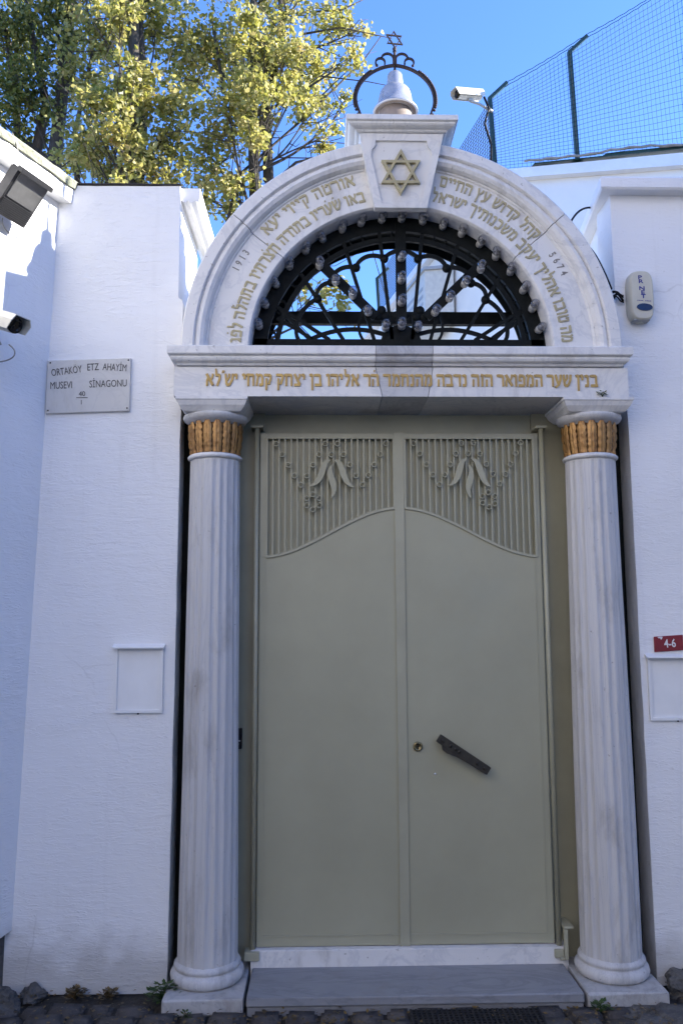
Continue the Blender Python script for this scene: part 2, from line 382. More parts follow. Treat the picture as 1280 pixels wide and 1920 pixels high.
def heb_glyphs(txt, gap=.13, space=.42):
    """lay a line out right to left: (x of glyph's left edge from the line's right end, glyph); total width"""
    x = 0; out = []
    for ch in txt:
        if ch == ' ': x += space; continue
        wd, st = HEB[ch]
        if wd == 0: out.append((-(x-gap), ch)); continue
        x += wd; out.append((-x, ch)); x += gap
    return out, x-gap
def heb_line(txt, h, place, y, depth=.004, wk=1.04):
    """place(u, v) maps line coordinates (u = distance along the line from its right end, v = height) to x,z"""
    mb = MB(); gl, W = heb_glyphs(txt); n = 0
    for gx, ch in gl:
        for pts, wd in HEB[ch][1]:
            P = []
            for i in range(len(pts)-1):      # short pieces so that strokes follow a curved line
                P.append(pts[i])
            P.append(pts[-1])
            q = [place((gx+px)/W, pz*h) for px, pz in P]
            n += 1
            mb.stroke(q, wd*h*wk, y-depth-.0004*(n % 4), y+.001)
    return mb

# ================================================================== SETTING: ground
g = MB(); S = 600
g.add([(-S, -S, .072), (S, -S, .072), (S, S, .072), (-S, S, .072)], [(0, 1, 2, 3)])
struct(g.build('ground', M['dirt'], loc=(0, 0, .072)))
pv = MB()
y = .30; row = 0
while y > -4.2:
    d = random.uniform(.085, .11); x = -3.2+random.uniform(0, .1)
    while x < 3.2:
        wd = random.uniform(.10, .17)
        if not (-.64 < x+wd/2 < 1.42 and y > -.03) and not (y > .10):
            bm = bmesh.new(); bmesh.ops.create_cube(bm, size=1)
            zt = .098+random.uniform(-.008, .006)
            for v in bm.verts:
                tp = v.co.z > 0
                v.co = (x+wd/2+v.co.x*(wd-.014)+random.uniform(-.006, .006), y-d/2+v.co.y*(d-.012)+random.uniform(-.005, .005), (zt+random.uniform(-.004, .004)) if tp else .05)
            bmesh.ops.bevel(bm, geom=[e for e in bm.edges if max(v.co.z for v in e.verts) > .07], offset=.012, segments=2, affect='EDGES')
            pv.frombm(bm)
        x += wd
    y -= d; row += 1
pv.smooth = [True]*len(pv.f)
struct(pv.build('pavement', M['cobble'], loc=(0, 0, .05)))

g = MB(); g.add([(-14, .9, .08), (2.25, .9, .08), (2.25, 22, .08), (-14, 22, .08)], [(0, 1, 2, 3)])
struct(g.build('bounce_courtyard', M['court'], loc=(-5, 10, .08)))  # unseen pale paving added to bounce sunlight up behind the gate
# ================================================================== white plaster walls
def rough_outline(pts, amp=.004, step=.12):
    out = []
    for i in range(len(pts)):
        a, b = pts[i], pts[(i+1) % len(pts)]; L = hypot(b[0]-a[0], b[1]-a[1]); n = max(1, int(L/step))
        for k in range(n):
            t = k/n; j = amp if k else amp*.3
            out.append((a[0]+(b[0]-a[0])*t+random.uniform(-j, j), a[1]+(b[1]-a[1])*t+random.uniform(-j, j)))
    return out
WY = .14
# left pier: front face, chamfered upper right corner
pier = thing('wall_pier', 'tall white plastered wall pier left of the gate, carrying the grey name plaque', 'wall pier', (-.93, .4, .08))
mb = MB()
out = rough_outline([(-1.42, .08), (-.634, .08), (-.628, 2.0), (-.626, 3.02), (-.632, 3.04), (-.648, 3.05), (-.650, 3.59), (-1.30, 3.585), (-1.36, 2.0)], .002)
mb.prism(out, WY, .68)
mb.build('wall', M['plaster'], pier)
mb = MB(); mb.prism(rough_outline([(-1.31, 3.5915), (-.646, 3.5915), (-.646, 3.597), (-1.31, 3.598)], .0015, .05), .134, .68)
mb.build('roofing_felt_edge', M['roof_felt'], pier)
mb = MB()   # fluted eave along the pier's right side
prof = [(-.652, 3.535), (-.632, 3.522), (-.618, 3.533), (-.600, 3.518), (-.584, 3.531), (-.566, 3.524), (-.562, 3.592), (-.652, 3.592)]
mb.loft([[(x, yy, z) for x, z in prof] for yy in (.165, 1.0)], sm=False)
mb.build('eave', M['paint_white'], pier)
# left garden wall running towards the street, with mossy coping
lwall = thing('garden_wall', 'white garden wall at the left edge with mossy stone coping, sunlit at its top', 'wall', (-1.4, 0, .3))
dv = Vector((-.386, -.922, 0)); nv = Vector((.922, -.386, 0)); c0 = Vector((-1.215, .14, 0))
def LW(u, off, z): p = c0+dv*u+nv*off; lean = (3.0-z)*-.022; return (p.x+lean, p.y, z)
mb = MB(); us = [-.3+i*.1 for i in range(0, 46)]
bot = [.325+random.uniform(-.012, .012) for _ in us]
for i in range(len(us)-1):
    u, v_ = us[i], us[i+1]
    vs = [LW(u, 0, bot[i]), LW(v_, 0, bot[i+1]), LW(v_, 0, 3.53), LW(u, 0, 3.53), LW(u, -.3, bot[i]), LW(v_, -.3, bot[i+1]), LW(v_, -.3, 3.53), LW(u, -.3, 3.53)]
    mb.add(vs, [(0, 1, 2, 3), (5, 4, 7, 6), (0, 4, 5, 1), (3, 2, 6, 7)] + ([(4, 0, 3, 7)] if i == 0 else []) + ([(1, 5, 6, 2)] if i == len(us)-2 else []))
mb.build('wall', M['plaster'], lwall)
mb = MB(); mb.loft([[LW(u, .0, 3.50), LW(u, .055, 3.50), LW(u, .06, 3.565), LW(u, 0, 3.565)] for u in (-.08, 4.2)], sm=False)
mb.build('eave', M['paint_white'], lwall)
mb = MB()
rings = []
for i in range(86):
    u = -.08+i*.05
    rings.append([LW(u, o+random.uniform(-.004, .004), z+random.uniform(-.004, .004)) for o, z in ((-.33, 3.567), (.07, 3.567), (.075, 3.60), (.05, 3.622), (-.33, 3.66))])
mb.loft(rings, sm=False); mb.build('coping', M['moss_stone'], lwall)
mb = MB(); mb.loft([[LW(u, o, z) for o, z in ((-.3, .05), (-.02, .05), (-.025, .318), (-.3, .318))] for u in (-.05, .6, 1.2, 4.2)], sm=False)
mb.build('stone_footing', M['rubble'], lwall)

# right wall
rwall = thing('street_wall', 'white plastered street wall right of the gate, with alarm box and house number', 'wall', (2.0, .4, .08))
mb = MB(); out = rough_outline([(1.392, .08), (2.9, .08), (2.9, 3.565), (1.352, 3.565), (1.354, 2.9), (1.372, 2.76), (1.385, 2.7)], .002)
mb.prism(out, WY, .33); mb.build('wall', M['plaster'], rwall)
mb = MB()    # upper pier block goes further back, its side splayed
mb.loft([[(1.353, WY+.002, z), (2.9, WY+.002, z), (2.9, 1.3, z), (1.353+.16, 1.3, z)] for z in (2.79, 3.563)], sm=False)
mb.build('upper_wall', M['plaster'], rwall)
mb = MB(); rings = []
for z, o in ((3.560, .058), (3.568, .066), (3.612, .068), (3.623, .056)):
    rings.append([(1.353-o, WY-o, z), (2.95, WY-o, z), (2.95, 1.35, z), (1.353-o+.165, 1.35, z)])
mb.loft(rings, sm=False); mb.build('coping', M['plaster'], rwall)

# ================================================================== marble gateway
GX = .355
gate = thing('marble_gateway', 'grey white marble gateway of two fluted columns and an inscribed round arch', 'gateway', (GX, .1, .1))
def column(cx):
    cy = .14
    fl = 20; n = fl*10
    def flute(r, z, a):
        if z < .002 or z > 2.082: return r
        k = (a*fl/(2*pi)) % 1.0
        fade = min(1, (z)/.02, (2.084-z)/.02)
        dd = .0075*(.65+.35*sin(int(a*fl/(2*pi))*2.3+cx*5))
        return r - dd*fade*(sin(pi*min(1, max(0, (k-.10)/.8)))**.75)
    prof = [(.124-.0165*(i/24)**1.25, i/24*2.085) for i in range(25)]
    prof.insert(1, (.124, .012)); prof.insert(-1, (.1077, 2.075))
    # uneven, weathered shaft
    def fl2(r, z, a): return flute(r, z, a)+.0022*sin(3*a+z*1.3+cx*7)*sin(z*2.1+a)
    shaft = MB().lathe(prof, (cx, cy, .207), n, fl2).build('column_shaft', M['marble_col'], gate)
    base = MB().lathe([(.10, .0), (.138, .0), (.148, .010), (.1505, .024), (.147, .038), (.139, .046), (.133, .047), (.131, .052), (.135, .056), (.1365, .063), (.134, .070), (.129, .074), (.1255, .079), (.10, .079)], (cx, cy, .140), 64)
    jitter(base, .0008).build('base', M['marble_col'], shaft)
    pl = MB().bbox(cx-.150 if cx < 0 else cx-.166, cx+.165 if cx < 0 else cx+.158, -.062, .33, .075, .139, .008)
    jitter(pl, .0015).build('plinth', M['marble_dirty'], shaft)
    MB().lathe([(.09, 0), (.112, 0), (.119, .006), (.120, .013), (.114, .020), (.105, .024), (.09, .024)], (cx, cy, 2.292), 64).build('astragal', M['marble'], shaft)
    # gilded leaves
    core = MB(); inner = MB(); L = 16
    inner.lathe([(.099+.008*i/6, i*.0225) for i in range(7)], (cx, cy, 2.314), 96, lambda r, z, a: r-.004*abs(cos(L*a/2)))
    for k in range(L):
        a0 = 2*pi*(k+.5)/L; rows = []
        for i in range(13):
            t = i/12; z = 2.316+.148*t
            hw = (pi/L)*(.92 if t < .8 else .92*(1-((t-.8)/.2)**1.6*.75))*.93*(1+.13*sin(i*pi*1.05+k))
            rr = .1035+.010*t+.004*sin(t*pi)
            ring = []
            for q in (-1, -.5, -.12, 0, .12, .5, 1):
                bul = .006*(1-q*q)-(.004 if q == 0 else 0)+.0025*sin(i*2.1+abs(q)*3)
                a = a0+q*hw; ring.append((cx+(rr+bul)*cos(a), cy+(rr+bul)*sin(a), z+.006*(abs(q) < .2)*t))
            rows.append(ring)
        core.loft(rows, closed=False, cap=False)
    cap = MB().lathe([(.10, .0), (.108, .0), (.110, .006), (.122, .010), (.136, .020), (.143, .032), (.141, .041), (.128, .045), (.10, .045)], (cx, cy, 2.448), 64, lambda r, z, a: r).build('capital', M['marble_col'], shaft)
    core.build('gilded_leaf_band', M['gold_leaf'], cap); inner.build('band_core', M['bronze_gold'], cap)  # dark core colour stands in for shade between the leaves
    ab = MB(); rings = []
    for z, o in ((2.490, .118), (2.493, .124), (2.515, .142), (2.534, .150), (2.538, .154), (2.549, .154)):
        rings.append([(cx-o, cy-o, z), (cx+o, cy-o, z), (cx+o, cy+o, z), (cx-o, cy+o, z)])
    ab.loft(rings, sm=False); ab.build('abacus', M['marble'], cap)
    return shaft
column(-.470); column(1.204)

# architrave and cornice, each in three blocks with hairline joints
def lintel_block(xa, xb, za, zb, mat, name):
    (xa0, xa1), (xb0, xb1) = xa, xb        # bottom and top x of each end: the middle block is a wedge
    return MB().prism([(xa0, za), (xb0, za), (xb1, zb), (xa1, zb)], 0, .34).build(name, mat, gate)
arch_split = [((-.635, -.635), (.2630, .2345), M['marble']), ((.2655, .2370), (.4625, .4855), M['marble_mid']), ((.4650, .4880), (1.341, 1.341), M['marble'])]
for xa, xb, mt in arch_split: lintel_block(xa, xb, 2.553, 2.684, mt, 'architrave_block')
cprof = [(.0, 2.686), (.010, 2.687), (.014, 2.694), (.016, 2.698), (.024, 2.699), (.032, 2.705), (.036, 2.714), (.032, 2.722), (.040, 2.726), (.045, 2.728), (.047, 2.732), (.047, 2.762), (.043, 2.766), (.0, 2.768)]
def cornice_block(xa, xb, mat, left=False, right=False):
    rings = []
    mb = MB(); n = len(cprof)
    path = []
    if left: path.append(lambda o: (xa-o, .34))
    path.append((lambda o: (xa-o, -o)) if left else (lambda o: (xa, -o)))
    path.append((lambda o: (xb+o, -o)) if right else (lambda o: (xb, -o)))
    if right: path.append(lambda o: (xb+o, .34))
    if not left: path.insert(0, lambda o: (xa, .34))
    if not right: path.append(lambda o: (xb, .34))
    for o, z in cprof: rings.append([(*p(o), z) for p in path])
    mb.loft(rings, closed=True, cap=True, sm=False)
    return mb.build('cornice_block', mat, gate)
cornice_block(-.612, .2335, M['marble'], left=True); cornice_block(.2355, .480, M['marble_dark']); cornice_block(.4825, 1.305, M['marble'], right=True)

# inscription on the lintel
def straight(x_right, x_left, z): return lambda u, v: (x_right+u*(x_right-x_left), z+v)
heb_line('בנין שער המפואר הזה נדבה מהנחמד ה\'ר אליהו בן יצחק קמחי יש"לא', .054, straight(1.206, -.497, 2.598), -.0005, .004).build('inscription', M['gold_letter'], gate)

# arch
AC = (GX, 2.768)
aprof = [(.668, .16), (.668, .034), (.673, .022), (.676, .02), (.846, .02), (.850, .014), (.856, .012), (.858, .004), (.866, -.010), (.880, -.019), (.893, -.018), (.902, -.010), (.905, -.020), (.909, -.026), (.953, -.026), (.959, -.020), (.959, .345), (.690, .345), (.690, .16)]
def arch_block(a0, a1, mat):
    mb = MB(); n = 36
    mb.loft([[(AC[0]+r*cos(R(a0+(a1-a0)*i/n)), yy, AC[1]+r*sin(R(a0+(a1-a0)*i/n))) for r, yy in aprof] for i in range(n+1)], sm=False)
    return mb.build('arch_block', mat, gate)
for a0, a1 in ((0.0, 40.0), (40.25, 89.9), (90.1, 140.9), (141.15, 180.0)): arch_block(a0, a1, M['marble'])
def arcline(a_start, a_end, r): 
    return lambda u, v: (AC[0]+(r+v)*cos(R(a_start-u*(a_end-a_start))), AC[1]+(r+v)*sin(R(a_start-u*(a_end-a_start))))
AY = .0198
heb_line('מה טובו אהליך יעקב משכנותיך ישראל', .050, arcline(3.0, 78.6, .708), AY, .003).build('inscription', M['olive_letter'], gate)
heb_line('קהל קדוש עץ החיים', .050, arcline(40.5, 77.0, .786), AY, .003).build('inscription', M['olive_letter'], gate)
heb_line('באו ש\'ע\'ריו בתודה ח\'צ\'רתיו בתהל\'ה לפ\'ג', .049, arcline(102.6, 177.6, .705), AY, .003).build('inscription', M['olive_letter'], gate)
heb_line('אורטה קייוי יע\'א', .050, arcline(104.6, 138.4, .790), AY, .003).build('inscription', M['olive_letter'], gate)
def polar_text(txt, a0, a1, r, size, flip):
    mb = MB()
    for i, ch in enumerate(txt):
        a = a0+(a1-a0)*i/(len(txt)-1); ar = R(a)
        mb._m(text_mb(ch, size, AC[0]+r*cos(ar), AC[1]+r*sin(ar), AY-.0008, .001, .75, ar-pi/2, bold=.0006))
    return mb
polar_text('1913', 153.2, 147.0, .804, .046, 0).build('date_engraving', M['engrave'], gate)
polar_text('5674', 33.2, 26.2, .796, .047, 0).build('date_engraving', M['engrave'], gate)

# keystone with its star, and the cornice block above it
def key_out(s=0.0, zt=3.735, zb=3.410): return [(.2385+s*.9, zb+s), (.4715-s*.9, zb+s), (.543-s*1.1, zt-s*.6), (.170+s*1.1, zt-s*.6)]
mb = MB(); ko = key_out()
def lean(v): return Vector((v.x, v.y+(.044*max(0, (3.735-v.z)/.325) if v.y < 0 else 0), v.z))     # its face leans out towards the top
mb.prism(ko, -.052, .019).xf(lean); key = mb.build('keystone', M['marble'], gate)
# raised border round a sunk panel
def ring_frame(o, i, y0, y1):
    mb = MB(); n = len(o)
    vs = [(x, y0, z) for x, z in o]+[(x, y0, z) for x, z in i]+[(x, y1, z) for x, z in o]+[(x, y1, z) for x, z in i]
    fs = []
    for k in range(n):
        l = (k+1) % n; fs += [(k, l, n+l, n+k), (k, 2*n+k, 2*n+l, l), (n+k, n+l, 3*n+l, 3*n+k)]
    return mb.add(vs, fs)
ki = [(.268, 3.434), (.446, 3.434), (.492, 3.640), (.488, 3.665), (.473, 3.682), (.470, 3.705), (.244, 3.705), (.241, 3.682), (.226, 3.665), (.221, 3.640)]
# resample outer to match
ko2 = [(.2385, 3.410), (.4715, 3.410), (.5215, 3.632), (.529, 3.668), (.534, 3.69), (.543, 3.735), (.170, 3.735), (.179, 3.69), (.184, 3.668), (.1915, 3.632)]
ring_frame(ko2, ki, -.062, -.0515).xf(lean).build('raised_border', M['marble'], key)
def star(cx, cz, rad, wd, y0, y1, rot=0, tilt=0):
    mb = MB()
    for s in (0, 1):
        P = [(cx+rad*cos(R(90+180*s+120*k)+rot), cz+rad*sin(R(90+180*s+120*k)+rot)) for k in range(3)]
        Q = [(cx+(rad-2*wd)*cos(R(90+180*s+120*k)+rot), cz+(rad-2*wd)*sin(R(90+180*s+120*k)+rot)) for k in range(3)]
        d = .0006*s
        vs = [(x, y0-d, z) for x, z in P]+[(x, y0-d, z) for x, z in Q]+[(x, y1+d, z) for x, z in P]+[(x, y1+d, z) for x, z in Q]
        fs = []
        for k in range(3):
            l = (k+1) % 3
            fs += [(k, l, 3+l, 3+k), (6+k, 9+k, 9+l, 6+l), (k, 6+k, 6+l, l), (3+k, 3+l, 9+l, 9+k)]
        mb.add(vs, fs)
    return mb
star(.354, 3.566, .100, .0112, -.068, -.050).xf(lean).build('star', M['olive_letter'], key)
kp = [(.0, 3.640), (.012, 3.645), (.018, 3.655), (.020, 3.668), (.034, 3.674), (.044, 3.684), (.050, 3.698), (.051, 3.716), (.060, 3.722), (.062, 3.728), (.062, 3.782), (.058, 3.788)]
mb = MB(); rings = []
x0, x1 = .172, .541
for o, z in [(.0, 3.737)]: pass
kp = [(o, 3.737+(z-3.640)*.40) for o, z in kp]
for o, z in kp: rings.append([(x0-o, -.052-o, z), (x1+o, -.052-o, z), (x1+o, .30, z), (x0-o, .30, z)])
mb.loft(rings, sm=False); mb.build('cap_stone', M['marble'], key)

# deep painted tunnel behind the arch and dark jamb strips behind the columns
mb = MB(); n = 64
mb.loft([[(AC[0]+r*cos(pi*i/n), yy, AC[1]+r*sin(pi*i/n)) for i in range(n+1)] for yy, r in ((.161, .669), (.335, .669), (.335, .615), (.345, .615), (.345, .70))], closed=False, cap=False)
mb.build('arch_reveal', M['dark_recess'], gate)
for xs in ((-.64, -.394), (1.149, 1.39)):  # rear plates added to stop sun leaking past the door frame
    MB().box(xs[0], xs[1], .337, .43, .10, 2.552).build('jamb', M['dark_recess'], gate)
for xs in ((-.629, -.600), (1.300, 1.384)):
    MB().box(xs[0], xs[1], .26, .335, .10, 2.552).build('jamb', M['dark_recess'], gate)  # green-black strips in the gaps beside the columns
# threshold step
step = thing('doorstep', 'grey marble doorstep slab below the metal double door', 'step', (.366, .05, .08))
jitter(MB().bbox(-.292, 1.024, -.068, .215, .108, .145, .006), .0006).build('tread', M['marble_step'], step)
MB().bbox(-.290, 1.022, -.058, .2, .06, .106, .004).build('riser', M['marble_step'], step)
jitter(MB().bbox(-.300, 1.046, .210, .40, .08, .212, .004), .0008).build('sill', M['marble'], step)

# ================================================================== fanlight grille with lamps
fan = thing('fanlight_grille', 'black iron fanlight grille studded with clear bulbs under the arch', 'grille', (GX, .14, 2.768))
mb = MB(); mb.loft([[(AC[0]+r*cos(pi*i/64), yy, AC[1]+r*sin(pi*i/64)) for r, yy in ((.603, .125), (.667, .125), (.667, .148), (.603, .148))] for i in range(65)], sm=False)
mb.build('frame', M['iron'], fan)
mb = MB(); mb.box(-.30, 1.01, .125, .148, 2.77, 2.853); mb.build('bottom_bar', M['iron'], fan)
H = (.362, 2.845)
def toring(a, r=.566):   # point on the ring along angle a from the hub
    lo, hi = 0, 1.0
    for _ in range(40):
        md = (lo+hi)/2
        if hypot(H[0]+md*cos(R(a))-AC[0], H[1]+md*sin(R(a))-AC[1]) < r: lo = md
        else: hi = md
    return lo
C0 = (.368, 2.42)                                             # the spokes fan out from a point well below the bar
def inring(p, d, r):
    lo, hi = 0, 2.0
    for _ in range(40):
        md = (lo+hi)/2
        if hypot(p[0]+md*d[0]-AC[0], p[1]+md*d[1]-AC[1]) < r: lo = md
        else: hi = md
    return lo
mb = MB(); angs = [46, 58.3, 73.6, 84.0, 96.0, 106.4, 121.7, 134]
for a in angs:
    d = (cos(R(a)), sin(R(a))); p0 = (C0[0]+(2.853-C0[1])*d[0]/d[1], 2.853); L_ = inring(p0, d, .601)
    mb.tube([(p0[0]+d[0]*q, .137, p0[1]+d[1]*q) for q in (0, L_)], 0, flat=(.007, .0078))
for s in (-1, 1): mb.tube([(C0[0]+s*.33, .1368, 2.853), (C0[0]+s*.46, .1368, 2.94), (C0[0]+s*.575, .1368, 3.01)], 0, flat=(.006, .008))
mb.build('spokes', M['iron'], fan)
mb = MB(); mb.tube(arcpts(AC[0]+.008, AC[1], .567, 6, 174, 60, .137), 0, flat=(.009, .011)); mb.build('inner_ring', M['iron'], fan)
mb = MB(); nd = [(.838, 2.853), (.752, 3.046), (.688, 3.125), (.576, 3.196), (.446, 3.240)]
nd = nd+[(.736-x, z) for x, z in nd[::-1]]; Cn = (.368, 2.86)
for i_, (p, q) in enumerate(zip(nd[:-1], nd[1:])):
    ch_ = hypot(q[0]-p[0], q[1]-p[1]); bl = ch_*(.26 if i_ not in (0, 8) else .2)
    P = []
    for i in range(13):
        t = i/12; x = p[0]+(q[0]-p[0])*t; z = p[1]+(q[1]-p[1])*t; o = Vector((x-Cn[0], 0, z-Cn[1])).normalized()
        P.append((x+o.x*bl*sin(pi*t)**.75, .1372, z+o.z*bl*sin(pi*t)**.75))
    mb.tube(P, 0, flat=(.006, .0088))
for p in nd[1:-1]:
    mb.lathe([(0.001, 0), (.020, .0), (.020, .012), (.001, .014)], (p[0], .142, p[1]), 12, axis='y')
mb.build('scalloped_band', M['iron'], fan)
mb = MB()
for a in (9, 24, 38, 54, 71, 90, 109, 126, 142, 156, 171):     # C scrolls between ring and frame
    c = (AC[0]+.588*cos(R(a)), AC[1]+.588*sin(R(a)))
    q = [(c[0]+(.030*cos(R(t))*cos(R(a+90))-.022*sin(R(t))*cos(R(a))), .137, c[1]+(.030*cos(R(t))*sin(R(a+90))-.022*sin(R(t))*sin(R(a)))) for t in range(-30, 211, 20)]
    MB().tube(q, .0055, 6).build('scroll', M['iron'], fan)
for s in (-1, 1):                                             # low sweeping bars at the foot
    mb.tube(bez((H[0]+s*.05, .137, 2.87), (H[0]+s*.2, .137, 2.93), (H[0]+s*.33, .137, 2.90), (H[0]+s*.43, .137, 2.845), 12), 0, flat=(.006, .009))
    mb.tube(bez((H[0]+s*.40, .137, 2.85), (H[0]+s*.47, .137, 2.91), (H[0]+s*.53, .137, 2.93), (H[0]+s*.56, .137, 2.955), 12), 0, flat=(.006, .008))
    mb.tube(bez((H[0]+s*.17, .1368, 2.85), (H[0]+s*.2, .1368, 2.89), (H[0]+s*.2, .1368, 2.95), (H[0]+s*.16, .1368, 3.02), 8), 0, flat=(.005, .006))
mb.build('foot_bars', M['iron'], fan)
mb = MB()
mb.prism([(H[0]+.092*cos(pi*i/16), 2.84+.082*sin(pi*i/16)) for i in range(17)], .130, .146)
for px, pz in ((.275, 2.972), (.362, 2.977), (.450, 2.972)):
    for k in range(3):
        a = R(90+120*k); mb.lathe([(.001, 0), (.020, .0), (.022, .005), (.020, .012), (.001, .013)], (px+.021*cos(a), .1375+.0007*k, pz+.019*sin(a)), 14, axis='y')
    mb.tube([(px, .142, pz-.02), (H[0]+(px-H[0])*.5, .142, 2.90)], .006, 6)
mb.build('hub', M['iron'], fan)
mb = MB()                                                     # flat strips that carry the lamps
mb.tube([(.365, .126, 2.93), (.365, .126, 3.42)], 0, flat=(.005, .024))
for s, a in ((1, 44.5), (-1, 135.0)):
    mb.tube([(H[0]+d*cos(R(a)), .1265, H[1]+d*sin(R(a))) for d in (.16, toring(a, .61))], 0, flat=(.005, .022))
mb.build('lamp_strips', M['iron'], fan)
mb = MB(); mb.box(-.27, 1.0, .30, .333, 2.99, 3.05)
mb.build('rear_crossbar', M['iron'], fan)
# lamps: porcelain socket (part) with its clear globe (sub-part)
def lathe_y(prof, n=16): return MB().lathe(prof, (0, 0, 0), n, axis='y')
sock0 = globe0 = stem0 = None
pos = []
AB = [168.5, 159.2, 149.7, 140.4, 131.2, 122.3, 113.5, 105.3, 96.6, 88.4, 79.6, 71.2, 62.9, 54.4, 45.9, 37.2, 28.0, 19.5, 10.5]
for a in AB: pos.append((.3525+.645*cos(R(a)), 2.780+.645*sin(R(a))))
sc_ = 3.56/3.62
for x, z in [(.372, 3.263), (.371, 3.153), (.37, 3.045), (.37, 2.932), (-.008, 3.222), (.068, 3.145), (.146, 3.078), (.218, 3.0), (.742, 3.209), (.664, 3.137), (.593, 3.067), (.524, 3.0), (.295, 2.925), (.447, 2.925)]:
    pos.append((x*sc_, 1.6+(z-1.6)*sc_))
for i, (x, z) in enumerate(pos):
    loc = (x, .1245, z)
    if sock0 is None:
        s_ = lathe_y([(.001, 0), (.0165, 0), (.0175, .004), (.0175, .030), (.0155, .034), (.008, .035), (.006, .045), (.004, .056), (.001, .058)])
        s_.xf(lambda v: v+Vector(loc)); sock0 = s_.build('lamp', M['porcelain'], fan, loc)
        g_ = lathe_y([(.012, .030), (.0125, .036), (.0165, .044), (.0195, .054), (.0198, .063), (.0175, .073), (.012, .081), (.005, .0845), (.0005, .085)], 20)
        g_.xf(lambda v: v+Vector(loc)); globe0 = g_.build('globe', M['bulb'], sock0, loc)
        o0 = (sock0, globe0)
    else:
        s1 = share('lamp', sock0, fan, loc); s1.rotation_euler = (random.uniform(-.12, .12), random.uniform(-.4, .4), random.uniform(-.12, .12))
        g1 = globe0.copy(); g1.name = 'globe'; col.objects.link(g1); g1.parent = s1; g1.location = (0, 0, 0)

# ================================================================== metal double door
door = thing('metal_door', 'grey green double leaf metal door with barred upper panels', 'door', (.37, .34, .16))
DY = .245
mb = MB()
mb.box(-.395, -.262, .300, .42, .12, 2.552); mb.box(.985, 1.150, .300, .42, .12, 2.552)
mb.box(-.2615, .9845, .318, .42, 2.390, 2.550)
mb.box(-.2615, .9845, .395, .419, .12, 2.3895)  # filler sheet added behind the leaves to block light through the gaps
mb.build('door_frame', M['door_edge'], door)
for x, zt in ((-.2925, 2.466), (1.0115, 2.466)):
    mb = MB(); mb.tube([(x, .232, .212), (x, .232, zt)], .0115, 10); mb.bbox(x-.028, x+.026, .215, .305, zt-.002, zt+.012, .003)
    mb.build('pivot_post', M['door_edge'], door)
mb = MB(); mb.bbox(-.325, -.262, .196, .26, .176, .211, .003); mb.build('hinge_block', M['door_edge'], door)
mb = MB(); mb.bbox(.985, 1.022, .196, .26, .172, .205, .003); mb.bbox(1.0225, 1.040, .186, .20, .166, .290, .003); mb.bbox(1.0225, 1.066, .186, .30, .2905, .302, .003); mb.bbox(1.004, 1.0222, .186, .195, .166, .178, .002)
mb.build('hinge_block', M['door_edge'], door)
def cubic(t): return t*t*(3-2*t)
def leaf(x0, x1, mirror):
    xa, xb = (x0, x1)
    zB, zT = .216, 2.4446
    lf = MB(); lf.box(xa, xb, DY+.022, DY+.045, zB, zT)
    L = lf.build('door_leaf', M['door'], door)
    gx0, gx1 = (x0+.030, x1-.012) if not mirror else (x0+.036, x1-.022)
    zTop = 2.4222
    def zc(x):
        t = (x-gx0)/(gx1-gx0); t = t if not mirror else 1-t
        return 1.877+(2.0975-1.877)*(.15*t+.85*cubic(t))
    n = 28
    # solid lower panel standing 10 mm proud, cut along the curve
    o = [(xa+.001, zB+.001), (xb-.001, zB+.001), (xb-.001, zTop+.02)] 
    mbp = MB()
    curve = [(gx0+(gx1-gx0)*i/n, zc(gx0+(gx1-gx0)*i/n)) for i in range(n+1)]
    mbp.prism([(xa, zB), (xb, zB)]+[(xb, curve[-1][1])]+curve[::-1]+[(xa, curve[0][1])], DY, DY+.0218)
    mbp.build('lower_panel', M['door'], L)
    st = MB(); st.box(xa, gx0, DY+.0004, DY+.0218, curve[0][1]+.0006, zT-.0006); st.box(gx1, xb, DY+.0004, DY+.0218, curve[-1][1]+.0006, zT-.0006); st.box(gx0+.0003, gx1-.0003, DY+.0004, DY+.0218, zTop, zT-.0006)
    # thin raised welded border round the sheet
    e = .0035
    bx0, bx1 = (xa+.028, xb-.004) if not mirror else (xa+.034, xb-.030)
    st.box(bx0-.003, bx0, DY-.0022, DY-.0002, zB+.045, min(zc(bx0 if bx0 > gx0 else gx0), 2.2)-.01); st.box(bx1, bx1+.003, DY-.0022, DY-.0002, zB+.045, zc(min(bx1, gx1))-.012)
    st.box(bx0-.003, bx1+.003, DY-.0024, DY-.0002, zB+.040, zB+.0445)
    if mirror:  # closing strip over the gap
        st.box(xa-.012, xa+.030, DY-.007, DY-.0026, zB-.002, zT+.002)
    st.build('stiles', M['door_edge'], L)
    gr = MB()
    nb = 21; pitch_ = (gx1-gx0)/nb
    for i in range(1, nb):
        x = gx0+pitch_*i; gr.box(x-.0036, x+.0036, DY-.005, DY+.0045, zc(x)+.002, zTop-.003)
    gr.tube([(x, DY-.001, z) for x, z in curve], 0, flat=(.0068, .0058))
    gr.box(gx0-.006, gx1+.006, DY-.008, DY+.006, zTop-.004, zTop+.007)
    gr.box(gx0-.005, gx0+.005, DY-.0076, DY+.006, curve[0][1], zTop-.0045); gr.box(gx1-.005, gx1+.005, DY-.0076, DY+.006, curve[-1][1], zTop-.0045)
    gr.build('grille_bars', M['door_edge'], L)
    return L, gx0, gx1, pitch_
Ll, a0, a1, pch = leaf(-.278, .3438, False)
Lr, b0, b1, pch2 = leaf(.3457, .9968, True)
PX = lambda cx: .00247*cx*.5 if False else cx
def c7(x, y):     # measured on the photo at door scale -> metres
    return (-.2511+(x-115)*.001216, 2.4334-(y-72)*.0012075)
